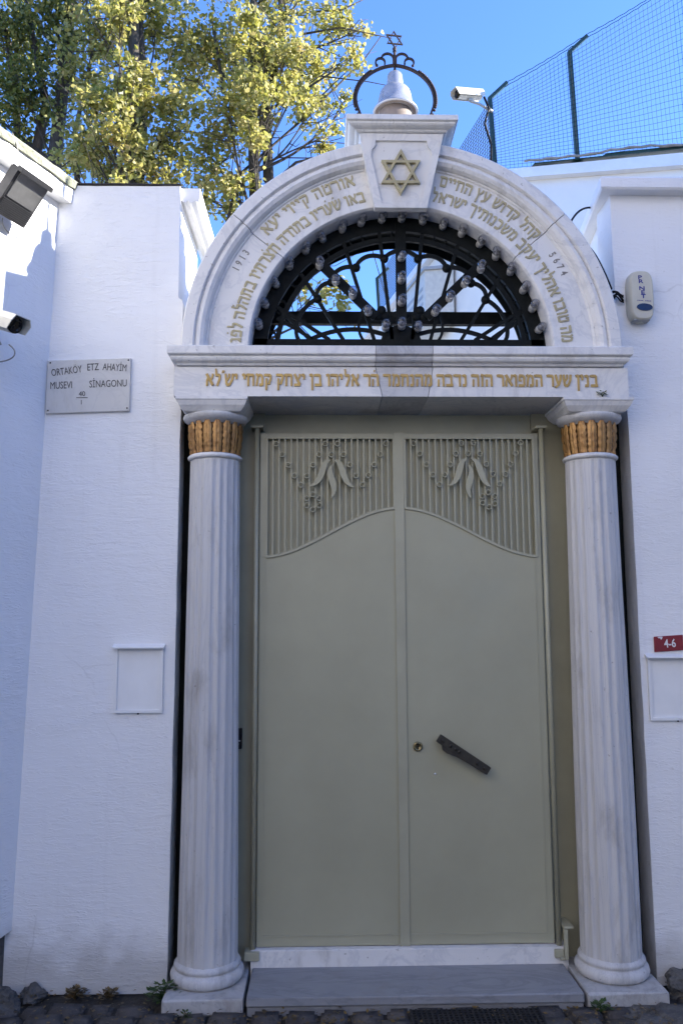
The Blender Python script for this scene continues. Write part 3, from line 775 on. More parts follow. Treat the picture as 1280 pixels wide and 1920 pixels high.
RL = [(152, 105), (175, 146), (198, 186), (221, 227), (244, 262), (267, 227), (290, 186), (313, 146), (336, 104), (359, 146), (382, 104), (405, 146), (429, 186), (452, 227), (475, 262), (498, 226), (520, 185), (543, 145), (565, 103), (290, 299), (267, 314), (314, 313), (267, 340), (314, 340), (290, 355)]
RR = [(669, 103), (692, 143), (716, 184), (740, 224), (764, 261), (785, 224), (806, 184), (828, 143), (850, 102), (874, 142), (895, 101), (919, 143), (943, 183), (967, 221), (991, 258), (1014, 222), (1034, 183), (1055, 141), (1075, 100), (948, 291), (924, 305), (971, 306), (925, 331), (971, 334), (949, 347)]
ring0 = None
for par, pts in ((Ll, RL), (Lr, RR)):
    for (x, y) in pts:
        px, pz = c7(x, y); loc = (px, DY-.006, pz)
        if ring0 is None:
            rb = MB(); k = 18
            rb.loft([[(px+r*cos(2*pi*i/k), yy, pz+r*sin(2*pi*i/k)) for r, yy in ((.0128, DY-.014), (.0128, DY+.004), (.0090, DY+.004), (.0090, DY-.014))] for i in range(k)], cyc=True, sm=False)
            ring0 = rb.build('ring', M['door_edge'], par, loc)
        else: share('ring', ring0, par, loc)
def curl(par, p, wds):
    q = bez(*[(c7(*a)[0], 0, c7(*a)[1]) for a in p], n=14); q = [(v[0], v[2]) for v in q]
    n = len(q); wd = [.002+wds*1.15*sin(pi*min(1, (i+.3)/(n-.4)))**.8 for i in range(n)]
    MB().stroke(q, wd, DY-.022, DY-.0095).build('leaf_ornament', M['door'], par)
curl(Ll, ((355, 169), (318, 172), (336, 252), (280, 268)), .023); curl(Ll, ((362, 186), (336, 232), (388, 262), (360, 312)), .023); curl(Ll, ((370, 170), (408, 172), (392, 252), (441, 272)), .023)
curl(Lr, ((868, 166), (832, 168), (850, 248), (800, 266)), .023); curl(Lr, ((876, 188), (902, 236), (852, 262), (880, 313)), .023); curl(Lr, ((888, 167), (926, 169), (910, 250), (957, 271)), .023)
# lock and slanted pull handle
mb = MB().lathe([(.001, .0), (.0205, .0), (.0215, .004), (.019, .009), (.013, .010), (.012, .007), (.001, .007)], (.4223, DY-.0005, 1.0402), 24, axis='y'); lk = mb.build('lock_cylinder', M['brass'], Lr)
mb = MB(); mb.bbox(.4200, .4246, DY-.012, DY-.006, 1.032, 1.050, .0008, 1); mb.build('keyhole', M['black_plastic'], lk)
hx0, hz0, hx1, hz1 = .5072, 1.0831, .7237, .9397
hd = Vector((hx1-hx0, 0, hz1-hz0)); Lh = hd.length; hd.normalize(); hn = Vector((-hd.z, 0, hd.x))*1
mb = MB()
def hb(s0, s1, w0, w1, y0, y1, b=.002):
    bm = bmesh.new(); bmesh.ops.create_cube(bm, size=1)
    bmesh.ops.bevel(bm, geom=bm.edges[:], offset=.04, segments=1, affect='EDGES')
    for v in bm.verts:
        s = s0+(v.co.x+.5)*(s1-s0); wv = w0+(v.co.z+.5)*(w1-w0); yv = y0+(v.co.y+.5)*(y1-y0)
        p = Vector((hx0, 0, hz0))+hd*s+hn*wv; v.co = (p.x, yv, p.z)
    mb.frombm(bm)
hb(0, Lh, -.019, .019, DY-.052, DY-.040)
hb(.012, .030, -.012, .012, DY-.040, DY-.001); hb(Lh-.030, Lh-.012, -.012, .012, DY-.040, DY-.001)
q = [(.045, -.034), (.065, -.036), (.11, -.026), (.17, -.021), (Lh-.02, -.020), (Lh-.02, -.018), (.03, -.018)]
pp = []
for s, wv in q: p = Vector((hx0, 0, hz0))+hd*s+hn*wv; pp.append((p.x, p.z))
mb.prism(pp, DY-.050, DY-.030)
for s in (.022, .062, .088, .108, Lh-.062, Lh-.024):
    p = Vector((hx0, 0, hz0))+hd*s; mb.lathe([(.0005, 0), (.007, 0), (.0075, .003), (.004, .006), (.0005, .007)], (p.x, DY-.051, p.z), 10, axis='y')
mb.build('pull_handle', M['bronze'], Lr)
mb = MB().lathe([(.0005, 0), (.005, 0), (.004, .004), (.0005, .006)], (.4964, DY-.0005, .9222), 10, axis='y'); mb.build('screw_head', M['white_print'], Lr)

# intercom on the door jamb
ic = thing('intercom', 'small black intercom with lens on the door jamb beside the left column', 'intercom', (-.37, .30, 1.03))
MB().bbox(-.392, -.352, .272, .2998, 1.030, 1.118, .003).build('housing', M['black_plastic'], ic)
MB().lathe([(.0005, 0), (.006, 0), (.006, .003), (.0005, .004)], (-.370, .2718, 1.052), 16, axis='y').build('lens', M['grey_metal'], ic)
MB().box(-.383, -.358, .2708, .2719, 1.064, 1.068).build('label_strip', M['white_print'], ic)

# ================================================================== bell and crown on the keystone
bell = thing('bell', 'silver painted bell standing on the keystone cap', 'bell', (.347, .10, 3.778))
bp = [(.090, 3.941), (.103, 3.938), (.1055, 3.941), (.105, 3.946), (.097, 3.957), (.0885, 3.970), (.0815, 3.985), (.0775, 4.005), (.0735, 4.026), (.068, 4.043), (.059, 4.055), (.049, 4.061), (.0405, 4.0625), (.0398, 4.066), (.0345, 4.126), (.030, 4.134), (.001, 4.136)]
MB().lathe(bp, (.347, .10, 0), 48).build('bell_body', M['silver'], bell)
MB().lathe([(.010, 4.134), (.008, 4.15), (.004, 4.17), (.001, 4.172)], (.347, .10, 0), 10).build('hook', M['rust_iron'], bell)
MB().lathe([(.07, -.02), (.078, -.012), (.080, .10), (.075, .15), (.070, .16), (.001, .165)], (.347, .10, 3.79), 40).build('bell_seat', M['inner_brown'], bell)
MB().lathe([(.001, 3.952), (.095, 3.9385), (.0955, 3.940), (.001, 3.954)], (.347, .10, 0), 40).build('bell_mouth', M['inner_brown'], bell)
crown = thing('iron_crown', 'rusty iron crown hoop with scrolls and a six pointed star above the bell', 'finial', (.347, .10, 3.778))
mb = MB()
for s in (-1, 1):
    P = bez((.347+s*.004, .10, 4.178), (.347+s*.13, .10, 4.165), (.347+s*.205, .10, 4.06), (.347+s*.176, .10, 3.965), 16) + [(.347+s*.160, .10, 3.92), (.347+s*.150, .10, 3.785)]
    mb.tube(P, 0, flat=(.008, .0045))
    for i in range(5, len(P)-2):
        a = Vector(P[i]); b = Vector(P[i+1])
        for k in (.2, .7):
            p = a.lerp(b, k); nn = Vector(((b-a).z, 0, -(b-a).x)).normalized()*(1 if s > 0 else -1)
            nn = nn if nn.x*s > 0 else -nn
            mb.lathe([(.0005, -.006), (.006, -.003), (.008, .002), (.004, .007), (.0005, .008)], tuple(p+nn*.010), 6)
mb.build('hoop', M['rust_iron'], crown)
mb = MB()
mb.tube([(.347, .10, 4.14), (.347, .10, 4.20), (.347, .10, 4.262)], [.004, .0075, .006], 8)
mb.lathe([(.001, 0), (.010, .004), (.007, .012), (.011, .018), (.006, .026), (.001, .028)], (.347, .10, 4.245), 10)
mb.build('stem', M['rust_iron'], crown)
for s in (-1, 1):
    mb = MB()
    P = [(.347+s*.006, .10, 4.185)]+[(.347+s*(.034-.028*cos(R(t))), .10, 4.212+.026*sin(R(t))) for t in range(10, 181, 17)]
    mb.tube(P, 0, flat=(.006, .0035))
    P = [(.347+s*(.068-.022*cos(R(t))), .10, 4.192+.022*sin(R(t))) for t in range(-20, 250, 18)]
    mb.tube(P, 0, flat=(.006, .0035))
    mb.lathe([(.0005, -.006), (.007, -.002), (.007, .003), (.0005, .007)], (.347+s*.085, .10, 4.178), 8)
    mb.build('scroll', M['rust_iron'], crown)
st_ = star(.347, 4.310, .046, .0042, -.0035, .0035, R(5))
st_.xf(lambda v: Vector((.347+(v.x-.347)*cos(R(14))-v.y*sin(R(14)), .10+(v.x-.347)*sin(R(14))+v.y*cos(R(14)), v.z)))
st_.build('star', M['rust_iron'], crown)

# ================================================================== fittings on the walls
pq = thing('name_plaque', 'grey stone name plaque with black capitals on the white pier', 'plaque', (-1.035, WY-.01, 2.51))
mb = MB().bbox(-1.222, -.851, WY-.014, WY+.005, 2.512, 2.756, .004); mb.xf(lambda v: Vector((v.x, v.y, v.z+(v.x+1.035)*.035))); mb.build('slab', M['plaque'], pq)
ty = WY-.0146
mb = MB(); K = .79
def pt(txt, size, x, z, sx, rot): mb._m(text_mb(txt, size, x, z, ty, .0008, sx, rot))
for wds in ((('ORTAKÖY', .046, -1.133, 2.686, .62, R(8)), ('ETZ', .046, -1.018, 2.704, .66, R(3)), ('AHAYİM', .046, -.922, 2.703, .60, R(-3))),
            (('MUSEVI', .046, -1.155, 2.620, .66, R(2)), ('SİNAGONU', .046, -.948, 2.628, .68, R(2))), (('40', .031, -1.062, 2.586, .95, R(2)), ('1', .029, -1.064, 2.548, .9, R(2)))):
    for wd_ in wds:
        mb = MB(); pt(*wd_)
        if wd_[0] == '40': mb.box(-1.087, -1.037, ty-.0008, ty+.0008, 2.5770, 2.5800)
        mb.build('lettering', M['plaque_ink'], pq)
mb = MB()
for x, z in ((-1.208, 2.738), (-.862, 2.752), (-.862, 2.532), (-1.210, 2.520)): MB().lathe([(.0005, 0), (.004, 0), (.003, .003), (.0005, .004)], (x, WY-.0135, z), 8, axis='y').build('nail', M['rust_iron'], pq)

def meter_box(x0, x1, z0, z1, label):
    t = thing('meter_box', label, 'cabinet', ((x0+x1)/2, WY, z0), 'white painted flush cabinets in the walls')
    ring_frame([(x0, z0), (x1, z0), (x1, z1), (x0, z1)], [(x0+.012, z0+.012), (x1-.012, z0+.012), (x1-.012, z1), (x0+.012, z1)], WY-.014, WY+.002).build('frame', M['paint_white'], t)
    MB().box(x0+.010, x1-.010, WY-.004, WY+.003, z0+.010, z1-.002).build('cover', M['paint_white'], t)
    m2 = MB(); m2.loft([[(x, WY+.001, z1+.018), (x, WY-.032, z1+.003), (x, WY-.032, z1-.002), (x, WY+.001, z1+.001)] for x in (x0-.008, x1+.006)], sm=False)
    m2.build('drip_hood', M['paint_white'], t)
    MB().lathe([(.0005, 0), (.004, 0), (.0035, .003), (.0005, .004)], ((x0+x1)/2, WY-.003, z0-.004), 8, axis='y').build('screw', M['black_plastic'], t)
meter_box(-.883, -.677, 1.205, 1.478, 'white flush cabinet with small hood on the pier left of the door')
meter_box(1.414, 1.66, 1.158, 1.425, 'white flush cabinet below the red house number')
pn = thing('house_number', 'red enamel house number plate 4-6 on the white wall', 'sign', (1.51, WY-.006, 1.452))
mb = MB().bbox(1.449, 1.577, WY-.010, WY-.001, 1.452, 1.519, .003); mb.xf(lambda v: Vector((v.x, v.y, v.z+(v.x-1.51)*.06))); mb.build('plate', M['red'], pn)
text_mb('4-6', .050, 1.518, 1.4695, WY-.0108, .0008, .78, R(3.4), bold=.0006).build('digits', M['white_print'], pn)
mb = MB(); mb.prism([(1.463, 1.5125), (1.469, 1.508), (1.474, 1.509), (1.479, 1.502), (1.484, 1.508), (1.486, 1.515), (1.480, 1.5155), (1.47, 1.515)], WY-.0112, WY-.0102); mb.build('chipped_enamel', M['white_print'], pn)

# alarm siren box
al = thing('alarm_box', 'cream alarm siren box with blue letters and an oval navy lens', 'alarm', (1.457, WY-.04, 2.935))
def supers(cx, cz, a, b, n=36, p=3.2, top=1.0): 
    o = []
    for i in range(n):
        th = 2*pi*i/n; c, s = cos(th), sin(th)
        o.append((cx+a*math.copysign(abs(c)**(2/p), c), cz+b*math.copysign(abs(s)**(2/(p+1.2)), s)))
    return o
mb = MB(); rings = []
for yy, k, kz in ((WY+.002, .97, .985), (WY-.012, 1.0, 1.0), (WY-.040, .98, .99), (WY-.056, .88, .955), (WY-.060, .80, .92)):
    rings.append([(x+(0.002 if kz < .99 else 0), yy, z) for x, z in supers(1.455, 3.052, .058*k, .119*kz)])
mb.loft(rings, sm=True); mb.build('housing', M['alarm'], al)
mb = MB(); mb.prism([(1.463+.036*cos(2*pi*i/28), 2.993+.017*sin(2*pi*i/28)-.03*.036*cos(2*pi*i/28)) for i in range(28)], WY-.0635, WY-.0595); mb.build('lens', M['navy'], al)
mb = MB(); ty = WY-.0606
for ch, x, z in (('P', 1.448, 3.126), ('R', 1.451, 3.107), ('N', 1.455, 3.074), ('E', 1.458, 3.055), ('T', 1.460, 3.036)): mb._m(text_mb(ch, .025, x, z, ty, .0006, 1.45, 0, bold=.0006))
for i in range(9):
    if i == 4: continue
    mb.box(1.431+i*.0072, 1.436+i*.0072, ty-.0006, ty+.0004, 3.0235-.0004*i, 3.0268-.0004*i)
mb.build('lettering', M['blue_print'], al)
MB().bbox(1.415, 1.490, WY-.050, WY-.006, 2.934, 2.944, .003).build('bottom_vent', M['grey_metal'], al)

# floodlight on the left wall
fl = thing('floodlight', 'black finned floodlight tilted downwards under the left wall coping', 'floodlight', (-1.30, -.19, 3.33))
def obox(o, ex, ey, ez, sx, sy, sz, bev=.05, taper=1.0):
    bm = bmesh.new(); bmesh.ops.create_cube(bm, size=1); bmesh.ops.bevel(bm, geom=bm.edges[:], offset=bev, segments=2, affect='EDGES')
    mb = MB()
    for v in bm.verts:
        k = 1-(1-taper)*(v.co.z+.5)
        p = Vector(o)+ex*v.co.x*sx*k+ey*v.co.y*sy*k+ez*v.co.z*sz; v.co = p
    return mb.frombm(bm)
ex = Vector((.386, .922, 0)).normalized()               # its width runs along the wall
fz = Vector((.157, -.066, -.14)); fz = (fz-ex*fz.dot(ex)).normalized()     # the way the glass looks: out and down
ey = fz.cross(ex).normalized()
if ey.z < 0: ey = -ey
fo = Vector((-1.252, -.222, 3.34))
obox(fo, ex, ey, fz, .175, .20, .05, .03, 1.0).build('housing', M['flood_black'], fl)
obox(fo-ey*-.038+fz*.027, ex, ey, fz, .147, .118, .006, .02).build('glass', M['flood_glass'], fl)
mb = MB()
for i in range(9): mb._m(obox(fo-ey*(.032+i*.0080)+fz*.028, ex, ey, fz, .160, .0042, .012, .01))
mb.build('fins', M['flood_black'], fl)
mb = MB(); mb._m(obox(fo+ey*.100+fz*.030, ex, ey, fz, .178, .02, .03, .02)); mb.build('visor', M['flood_black'], fl)
mb = MB(); mb.tube([tuple(fo-fz*.02), tuple(fo-fz*.05+nv*-.03), LW(.36, -.005, 3.30)], .010, 8); mb.build('bracket', M['flood_black'], fl)
mb = MB()
mb.tube(bez(tuple(fo-ey*.11-fz*.01), tuple(fo-ey*.16), LW(.22, .02, 3.17), LW(.17, .004, 3.33), 14), .0022, 5)
mb.tube(bez(LW(.37, .06, 3.62), LW(.34, .09, 3.55), LW(.33, .07, 3.45), LW(.32, .05, 3.40), 10), .0022, 5)
tag(mb.build('loose_cable', M['cable_grey']), 'thin loose cable looping below the black floodlight', 'cable')

# bullet security camera: housing, sunshield, lens, bracket
def bullet_cam(o, fwd, s, label, arm, group):
    fwd = Vector(fwd).normalized(); side = fwd.cross(Vector((0, 0, 1))).normalized(); upv = side.cross(fwd)
    t = thing('security_camera', label, 'camera', o, group); o = Vector(o)
    def P(f, sd, u): return tuple(o+fwd*f*s+side*sd*s+upv*u*s)
    mb = MB(); mb.loft([[P(f, .5*k*cos(a)*1.0, .45*k*(sin(a))) for a in [2*pi*(i+.5)/12 for i in range(12)]] for f, k in ((-1.5, .85), (-1.45, .95), (1.25, .95), (1.3, .9))], sm=False)
    mb.build('housing', M['cam_white'], t)
    mb = MB(); pr = [(.60, -.30), (.62, .18), (.45, .50), (-.45, .50), (-.62, .18), (-.60, -.30)]
    pi_ = [(x*.94, z*.94-.01) for x, z in pr]
    full = pr+pi_[::-1]
    mb.loft([[P(f+(.20 if z > 0 and f > 0 else 0), x, z) for x, z in full] for f in (-1.65, 1.55)], sm=False); mb.build('sunshield', M['cam_white'], t)
    mb = MB(); mb.loft([[P(f, k*.47*cos(2*pi*i/20), k*.42*sin(2*pi*i/20)) for i in range(20)] for f, k in ((1.301, .97), (1.36, .97), (1.362, .7), (1.33, .6))], sm=False); mb.build('lens', M['lens'], t)
    mb = MB(); A = [Vector(p) for p in arm]
    mb.tube([P(-.1, 0, -.44), P(-.12, 0, -.62)]+[tuple(a) for a in A], [.16*s, .15*s]+[.13*s]*(len(A)-1)+[.17*s], 8)
    mb.loft([[P(f, sd, u) for sd, u in ((-.2, -.44), (.2, -.44), (.12, -.62), (-.12, -.62))] for f in (-.35, .15)], sm=False)
    mb.build('bracket', M['grey_metal'], t)
    return t
wp = LW(.52, .0, 2.70)
bullet_cam((-1.290, -.285, 2.785), (.80, -.40, -.34), .080, 'white bullet security camera on the sunlit left wall', [(-1.285, -.255, 2.70), LW(.42, .002, 2.68)], 'bullet security cameras')
mb = MB(); mb.tube(bez((-1.262, -.22, 2.705), (-1.20, -.25, 2.66), (-1.23, -.22, 2.62), LW(.40, .004, 2.63), 12), .003, 5)
tag(mb.build('loose_cable', M['cable_grey']), 'short curled cable under the left wall security camera', 'cable')

# pipe and cable run behind the left pier
dp = thing('downpipe', 'grey strapped pipe dropping behind the left pier beside the arch', 'pipe', (-.59, .72, 2.6))
mb = MB(); mb.tube([(-.598, .72, 2.5), (-.592, .72, 3.0), (-.585, .72, 3.50)], .024, 12); mb.build('pipe', M['grey_metal'], dp)
mb = MB()
for z in (3.10, 3.22, 3.30, 3.40): MB().tube([(-.588+.026*cos(2*pi*i/14), .72+.026*sin(2*pi*i/14), z) for i in range(14)], .003, 5, cyc=True).build('strap', M['white_print'], dp)
mb = MB(); mb.tube([(-.555, .74, 3.53), (-.548, .74, 3.45), (-.556, .73, 3.36), (-.578, .70, 3.2), (-.582, .70, 2.7)], .008, 6); mb.tube([(-.572, .71, 3.53), (-.562, .71, 3.44), (-.572, .70, 3.3), (-.59, .69, 2.7)], .006, 6)
mb.build('cables', M['cable_grey'], dp)
# cables on the right
mb = MB()
mb.tube(bez((1.55, .6, 3.63), (1.36, .35, 3.66), (1.22, .22, 3.56), (1.15, .14, 3.40), 16)+[(1.13, .16, 3.33)], .005, 6)
tag(mb.build('loose_cable', M['black_plastic']), 'thin dark cable arching from the right wall to the arch', 'cable')
mb = MB()
mb.tube(bez((1.30, .45, 3.50), (1.30, .30, 3.38), (1.285, .17, 3.30), (1.335, .135, 3.10), 14), .006, 6)
for k in range(7):
    a = random.uniform(0, 6.28); mb.tube(bez((1.335, .12, 3.06+random.uniform(-.03, .03)), (1.34+.03*cos(a), .10, 3.08), (1.36, .11, 3.04+.03*sin(a)), (1.385, .125, 3.045+random.uniform(-.02, .03)), 8), .0035, 5)
tag(mb.build('cable_tangle', M['black_plastic']), 'black cable tangle between the arch and the alarm box', 'cable')

# ================================================================== white house behind on the right, with mesh fence
HC = Vector((2.331, 7.0, 0)); d1 = Vector((.983, -.18, 0)).normalized(); d2 = Vector((-.208, .978, 0)).normalized()
house = thing('white_house', 'plain white house with projecting roof slab behind the right wall', 'house', (3.5, 8.0, .1))
def HP(a, b, z): p = HC+d1*a+d2*b; return (p.x, p.y, z)
mb = MB()
def zt(a): return 7.555+.016*a
mb.add([HP(0.03, 0.03, .1), HP(5, .03, .1), HP(5, 7, .1), HP(.03, 7, .1), HP(.03, .03, 7.42), HP(5, .03, 7.50), HP(5, 7, 7.5), HP(.03, 7, 7.42)], [(0, 1, 5, 4), (1, 2, 6, 5), (2, 3, 7, 6), (3, 0, 4, 7), (4, 5, 6, 7)])
mb.build('wall', M['plaster_warm'], house)
mb = MB(); mb.add([HP(-.09, -.09, 7.43), HP(5.1, -.09, 7.385), HP(5.1, 7, 7.385), HP(-.09, 7, 7.43), HP(-.09, -.09, 7.555), HP(5.1, -.09, 7.60), HP(5.1, 7, 7.60), HP(-.09, 7, 7.555)], [(0, 1, 5, 4), (1, 2, 6, 5), (2, 3, 7, 6), (3, 0, 4, 7), (4, 5, 6, 7), (3, 2, 1, 0)])
mb.build('roof_slab', M['paint_white'], house)
ac = thing('wall_cabinet', 'pale grey equipment cabinet on the white house wall, seen through the fanlight', 'cabinet', (1.8, 9.2, 6.1))
mb = MB(); p0 = HC+d2*2.3-d1*.0
def AP(a, b, z): p = HC+d1*(-a)+d2*b; return (p.x, p.y, z)
mb.loft([[AP(.02, 1.5, z), AP(.45, 1.5, z), AP(.45, 2.5, z), AP(.02, 2.5, z)] for z in (6.0, 6.85)], sm=False); mb.build('cabinet_body', M['cam_white'], ac)
mb = MB(); mb.loft([[AP(-.0+.01, 1.46, z), AP(.48, 1.46, z), AP(.48, 2.54, z), AP(.01, 2.54, z)] for z in (6.852, 6.90)], sm=False); mb.build('lid', M['grey_metal'], ac)
mb = MB()
for k in range(5): mb.loft([[AP(.451, 1.6, z), AP(.457, 1.6, z), AP(.457, 2.4, z), AP(.451, 2.4, z)] for z in (6.1+k*.12, 6.15+k*.12)], sm=False)
mb.build('louvres', M['grey_metal'], ac)

# fence: posts, wire mesh, top wires
fence = thing('mesh_fence', 'green wire mesh security fence with slanted post tops on the house roof', 'fence', (2.6, 7.0, 7.6))
def post(a, b, z0, z1, arm, r=.028):
    p0 = Vector(HP(a, b, z0)); lean = d1*(-.045); p1 = Vector(HP(a, b, z1))+lean
    mb = MB(); mb.tube([p0, p1], 0, flat=(r, r)); po = mb.build('post', M['green_metal'], fence)
    mb = MB(); mb.tube([p1-Vector((0, 0, .01)), p1+Vector(arm)], 0, flat=(r*.9, r*.8)); mb.build('outrigger', M['green_metal'], po)
    mb = MB(); mb.bbox(p0.x-.07, p0.x+.07, p0.y-.05, p0.y+.05, z0-.02, z0+.012, .004); mb.build('foot_plate', M['green_metal'], po)
    return p1
arm = tuple(d1*.24+Vector((0, 0, .20)))
post(.02, .0, 7.56, 8.66, arm); post(1.10, .0, 7.58, 9.22, arm); post(2.75, 0, 7.60, 10.05, arm); post(4.72, 0, 7.60, 10.05, arm); post(0, 5.6, 7.56, 8.40, arm)
def fz0(a): return 7.59+.02*a
def fz1(a): return 8.66+.535*min(a, 2.75)
mb = MB()
nH = 25
def wave(i, k): return .004*sin(i*1.9+k*.7)
for i in range(nH+1):
    t = i/nH
    mb.tube([Vector(HP(a, -.035+wave(i, a*9), fz0(a)+(fz1(a)-fz0(a)-.06)*t+.006*sin(a*7+i*.6))) for a in [k*.14 for k in range(0, 35)]], .0024, 4)
a = .04
while a < 4.75:
    sl = -.028*(fz1(a)-fz0(a))
    mb.tube([Vector(HP(a+sl*t+.004*sin(t*19+a*30), -.035, fz0(a)+(fz1(a)-fz0(a)-.03)*t)) for t in [k/8 for k in range(9)]], .0023, 4)
    a += .055
for off, dz in ((.14, .10), (.235, .195)):                       # wires strung along the outriggers
    P = []
    for k in range(0, 91):
        a = k*.052; P.append(Vector(HP(a+off-.045, -.0, fz1(a)+dz+.006*sin(k*2.4)-.02*sin(pi*((a/1.1) % 1)))))
    mb.tube(P, .0048, 4)
mb.build('wire_mesh', M['wire'], fence, )
mb = MB()
for i in range(20):
    t = i/19
    mb.tube([Vector(HP(-.035, b, 7.57+(1.03-.04*b)*t)) for b in [k*.4 for k in range(0, 15)]], .0042, 4)
b = .05
while b < 5.6:
    mb.tube([HP(-.035, b, 7.57), HP(-.03, b, 7.57+1.03-.04*b)], .004, 4); b += .06
mb.build('wire_mesh', M['wire'], fence)
bullet_cam(tuple(Vector(HP(-.36, -.12, 8.66))), (-.93, -.42, -.22), .135, 'white bullet security camera on the corner fence post', [tuple(Vector(HP(-.20, -.1, 8.52))), tuple(Vector(HP(.0, -.02, 8.44)))], 'bullet security cameras')
mb = MB(); mb.tube([HP(-.14, -.1, 8.62), HP(-.08, -.1, 8.45), HP(-.13, -.07, 8.25), HP(-.05, -.06, 7.95), HP(-.06, -.06, 7.6)], .016, 6)
tag(mb.build('camera_cable', M['black_plastic']), 'black cable running down the corner fence post', 'cable')
mb = MB(); P = []
for k in range(40):
    a = .35+k*.07; P.append(HP(a, -.14, fz0(a)+.025+.035*max(0, sin((a-1.2)*3.0))*(a > 1.2)*(a < 2.3)+.008*sin(k*1.7)))
mb.tube(P, .016, 6); P2 = [(x, y+.03, z+.012+.015*sin(i*.9)) for i, (x, y, z) in enumerate(P)]; mb.tube(P2, .010, 6)
tag(mb.build('roof_cable', M['cable_grey']), 'grey cable lying along the edge of the house roof', 'cable')
mb = MB(); mb.loft([[HP(a, -.09, fz0(a)-.005), HP(a, .05, fz0(a)-.005), HP(a, .05, fz0(a)+.012+.03*(a > 1.4)), HP(a, -.09, fz0(a)+.012+.03*(a > 1.4))] for a in (.5, 1.0, 1.38, 1.42, 2.2, 3.2)], sm=False)
tag(mb.build('roof_flashing', M['green_metal']), 'dark green metal flashing strip along the roof edge', 'flashing')

# tall house on the right hand side of the street, just outside the picture: keeps the low sun off the gate front
opp = thing('street_house', 'tall plain house on the right side of the street', 'house', (9, -7, .07))
mb = MB(); mb.box(6, 13, -14, 1.2, .05, 6.45); mb.build('wall', M['plaster_warm'], opp)
mb = MB()
for i in range(5):
    for z in (1.0, 4.0): mb.box(5.97, 6.03, -12.6+i*2.7, -11.6+i*2.7, z, z+1.5)
mb.build('windows', M['flood_glass'], opp)
mb = MB(); mb.box(5.9, 13.1, -14.1, 1.3, 6.452, 6.55); mb.build('roof', M['roof_felt'], opp)

# unseen cream house added behind the camera: its sunlit front bounces light onto the gate
ch = thing('bounce_house', 'cream house added out of view to bounce sunlight onto the gate', 'house', (-7, -12, .07))
cC, cT, cN = Vector((-2.5, -8.0, 0)), Vector((.8, -.6, 0)), Vector((.6, .8, 0))
def CH(a, o, z): p = cC+cT*a+cN*o; return (p.x, p.y, z)
def chb(a0, a1, o0, o1, z0, z1): return MB().loft([[CH(a0, o0, z), CH(a1, o0, z), CH(a1, o1, z), CH(a0, o1, z)] for z in (z0, z1)], sm=False)
chb(-7, 7, -5, 0, .05, 10).build('wall', M['ochre'], ch)
for i in range(4):
    for z in (1.0, 4.0, 6.3): chb(-5+i*2.9, -4+i*2.9, -.02, .03, z, z+1.4).build('window', M['flood_glass'], ch)
chb(-7.2, 7.2, -5.2, .3, 10.002, 10.2).build('roof', M['roof_felt'], ch)

# ================================================================== trees behind the left walls
def leaves(mb, c, rad, n, size, sparse=1.0):
    c = np.array(c); k = max(4, int(n/42))
    sub = rng.normal(size=(k, 3)); sub /= np.linalg.norm(sub, axis=1)[:, None]; sub = c+sub*rad*(rng.random((k, 1))**.5)*.85
    for i in range(n):
        s = sub[i % k]; p = s+rng.normal(size=3)*min(rad*.2, .115)*np.array([1, 1, .8])
        L = size*rng.uniform(.65, 1.2); Wd = L*rng.uniform(.62, .85)
        d = rng.normal(size=3)*np.array([1, 1, .7])+np.array([0, 0, -.55]); d /= np.linalg.norm(d)
        q = np.cross(d, rng.normal(size=3)); q /= np.linalg.norm(q)+1e-9; nn = np.cross(d, q)
        f = .22*Wd
        mb.add([p, p+d*L*.35+q*Wd*.5+nn*f, p+d*L*.75+q*Wd*.36+nn*f*.7, p+d*L, p+d*L*.75-q*Wd*.36+nn*f*.7, p+d*L*.35-q*Wd*.5+nn*f],
               [(0, 1, 2, 3), (0, 3, 4, 5)])
def px(x, y, Y): # crown clump centres, surveyed against the trunk plane 9 m behind the gate
    k = (Y+3.5)/12.5
    return (((x-601)*.0087)*k, Y, 1.6+(7.53+(450-y)*.0091-1.6)*k)
def tree(label, base, top, r, clumps, group, limbs=(), leaf='leaf'):
    t = thing('broadleaf_tree', label, 'tree', (base[0], base[1], .07), group)
    tr = MB(); B = Vector(base); Tp = Vector(top); spine = []
    for i in range(15):
        q = i/14; p = B.lerp(Tp, q)+Vector((.10*sin(q*7+base[0]), .10*cos(q*6), 0)); spine.append(p)
    tr.tube(spine, [max(.03, r*(1.25-q*.9)) for q in [i/14 for i in range(15)]], 10)
    cr = MB(); br = MB()
    for (x, y, rad, dens, dY) in clumps:
        c = Vector(px(x, y, base[1]+dY)); R_ = rad*.0088
        leaves(cr, c, R_, int(1300*(rad/80)**2*dens), .084)
        st = min(spine, key=lambda p: (p-(c-Vector((0, 0, .9*R_+.8)))).length)
        md = st.lerp(c, .5)+Vector((random.uniform(-.15, .15), random.uniform(-.2, .2), random.uniform(-.25, .05)))
        L = (c-st).length; rb = min(r*.24, .012+.010*L)
        P = bez(st, st.lerp(md, .6), md, c, 9); br.tube(P, [rb*(1-.75*i/9) for i in range(10)], 7)
        for k in range(7):
            e = c+Vector(rng.normal(size=3))*R_*.75; s0 = Vector(P[random.randint(4, 9)])
            m_ = s0.lerp(e, .5)+Vector(rng.normal(size=3))*.14
            br.tube([s0, m_, e], [.010, .006, .003], 5)
    for pts, rr in limbs:
        P = [Vector(px(a, b_, base[1]+c_)) for a, b_, c_ in pts]
        br.tube(P, [rr*(1-.7*i/(len(P)-1)) for i in range(len(P))], 7)
    tr._m(br); tr.build('trunk', M['bark'], t); cr.build('crown', M[leaf], t)
G = 'broadleaf trees behind the left wall'
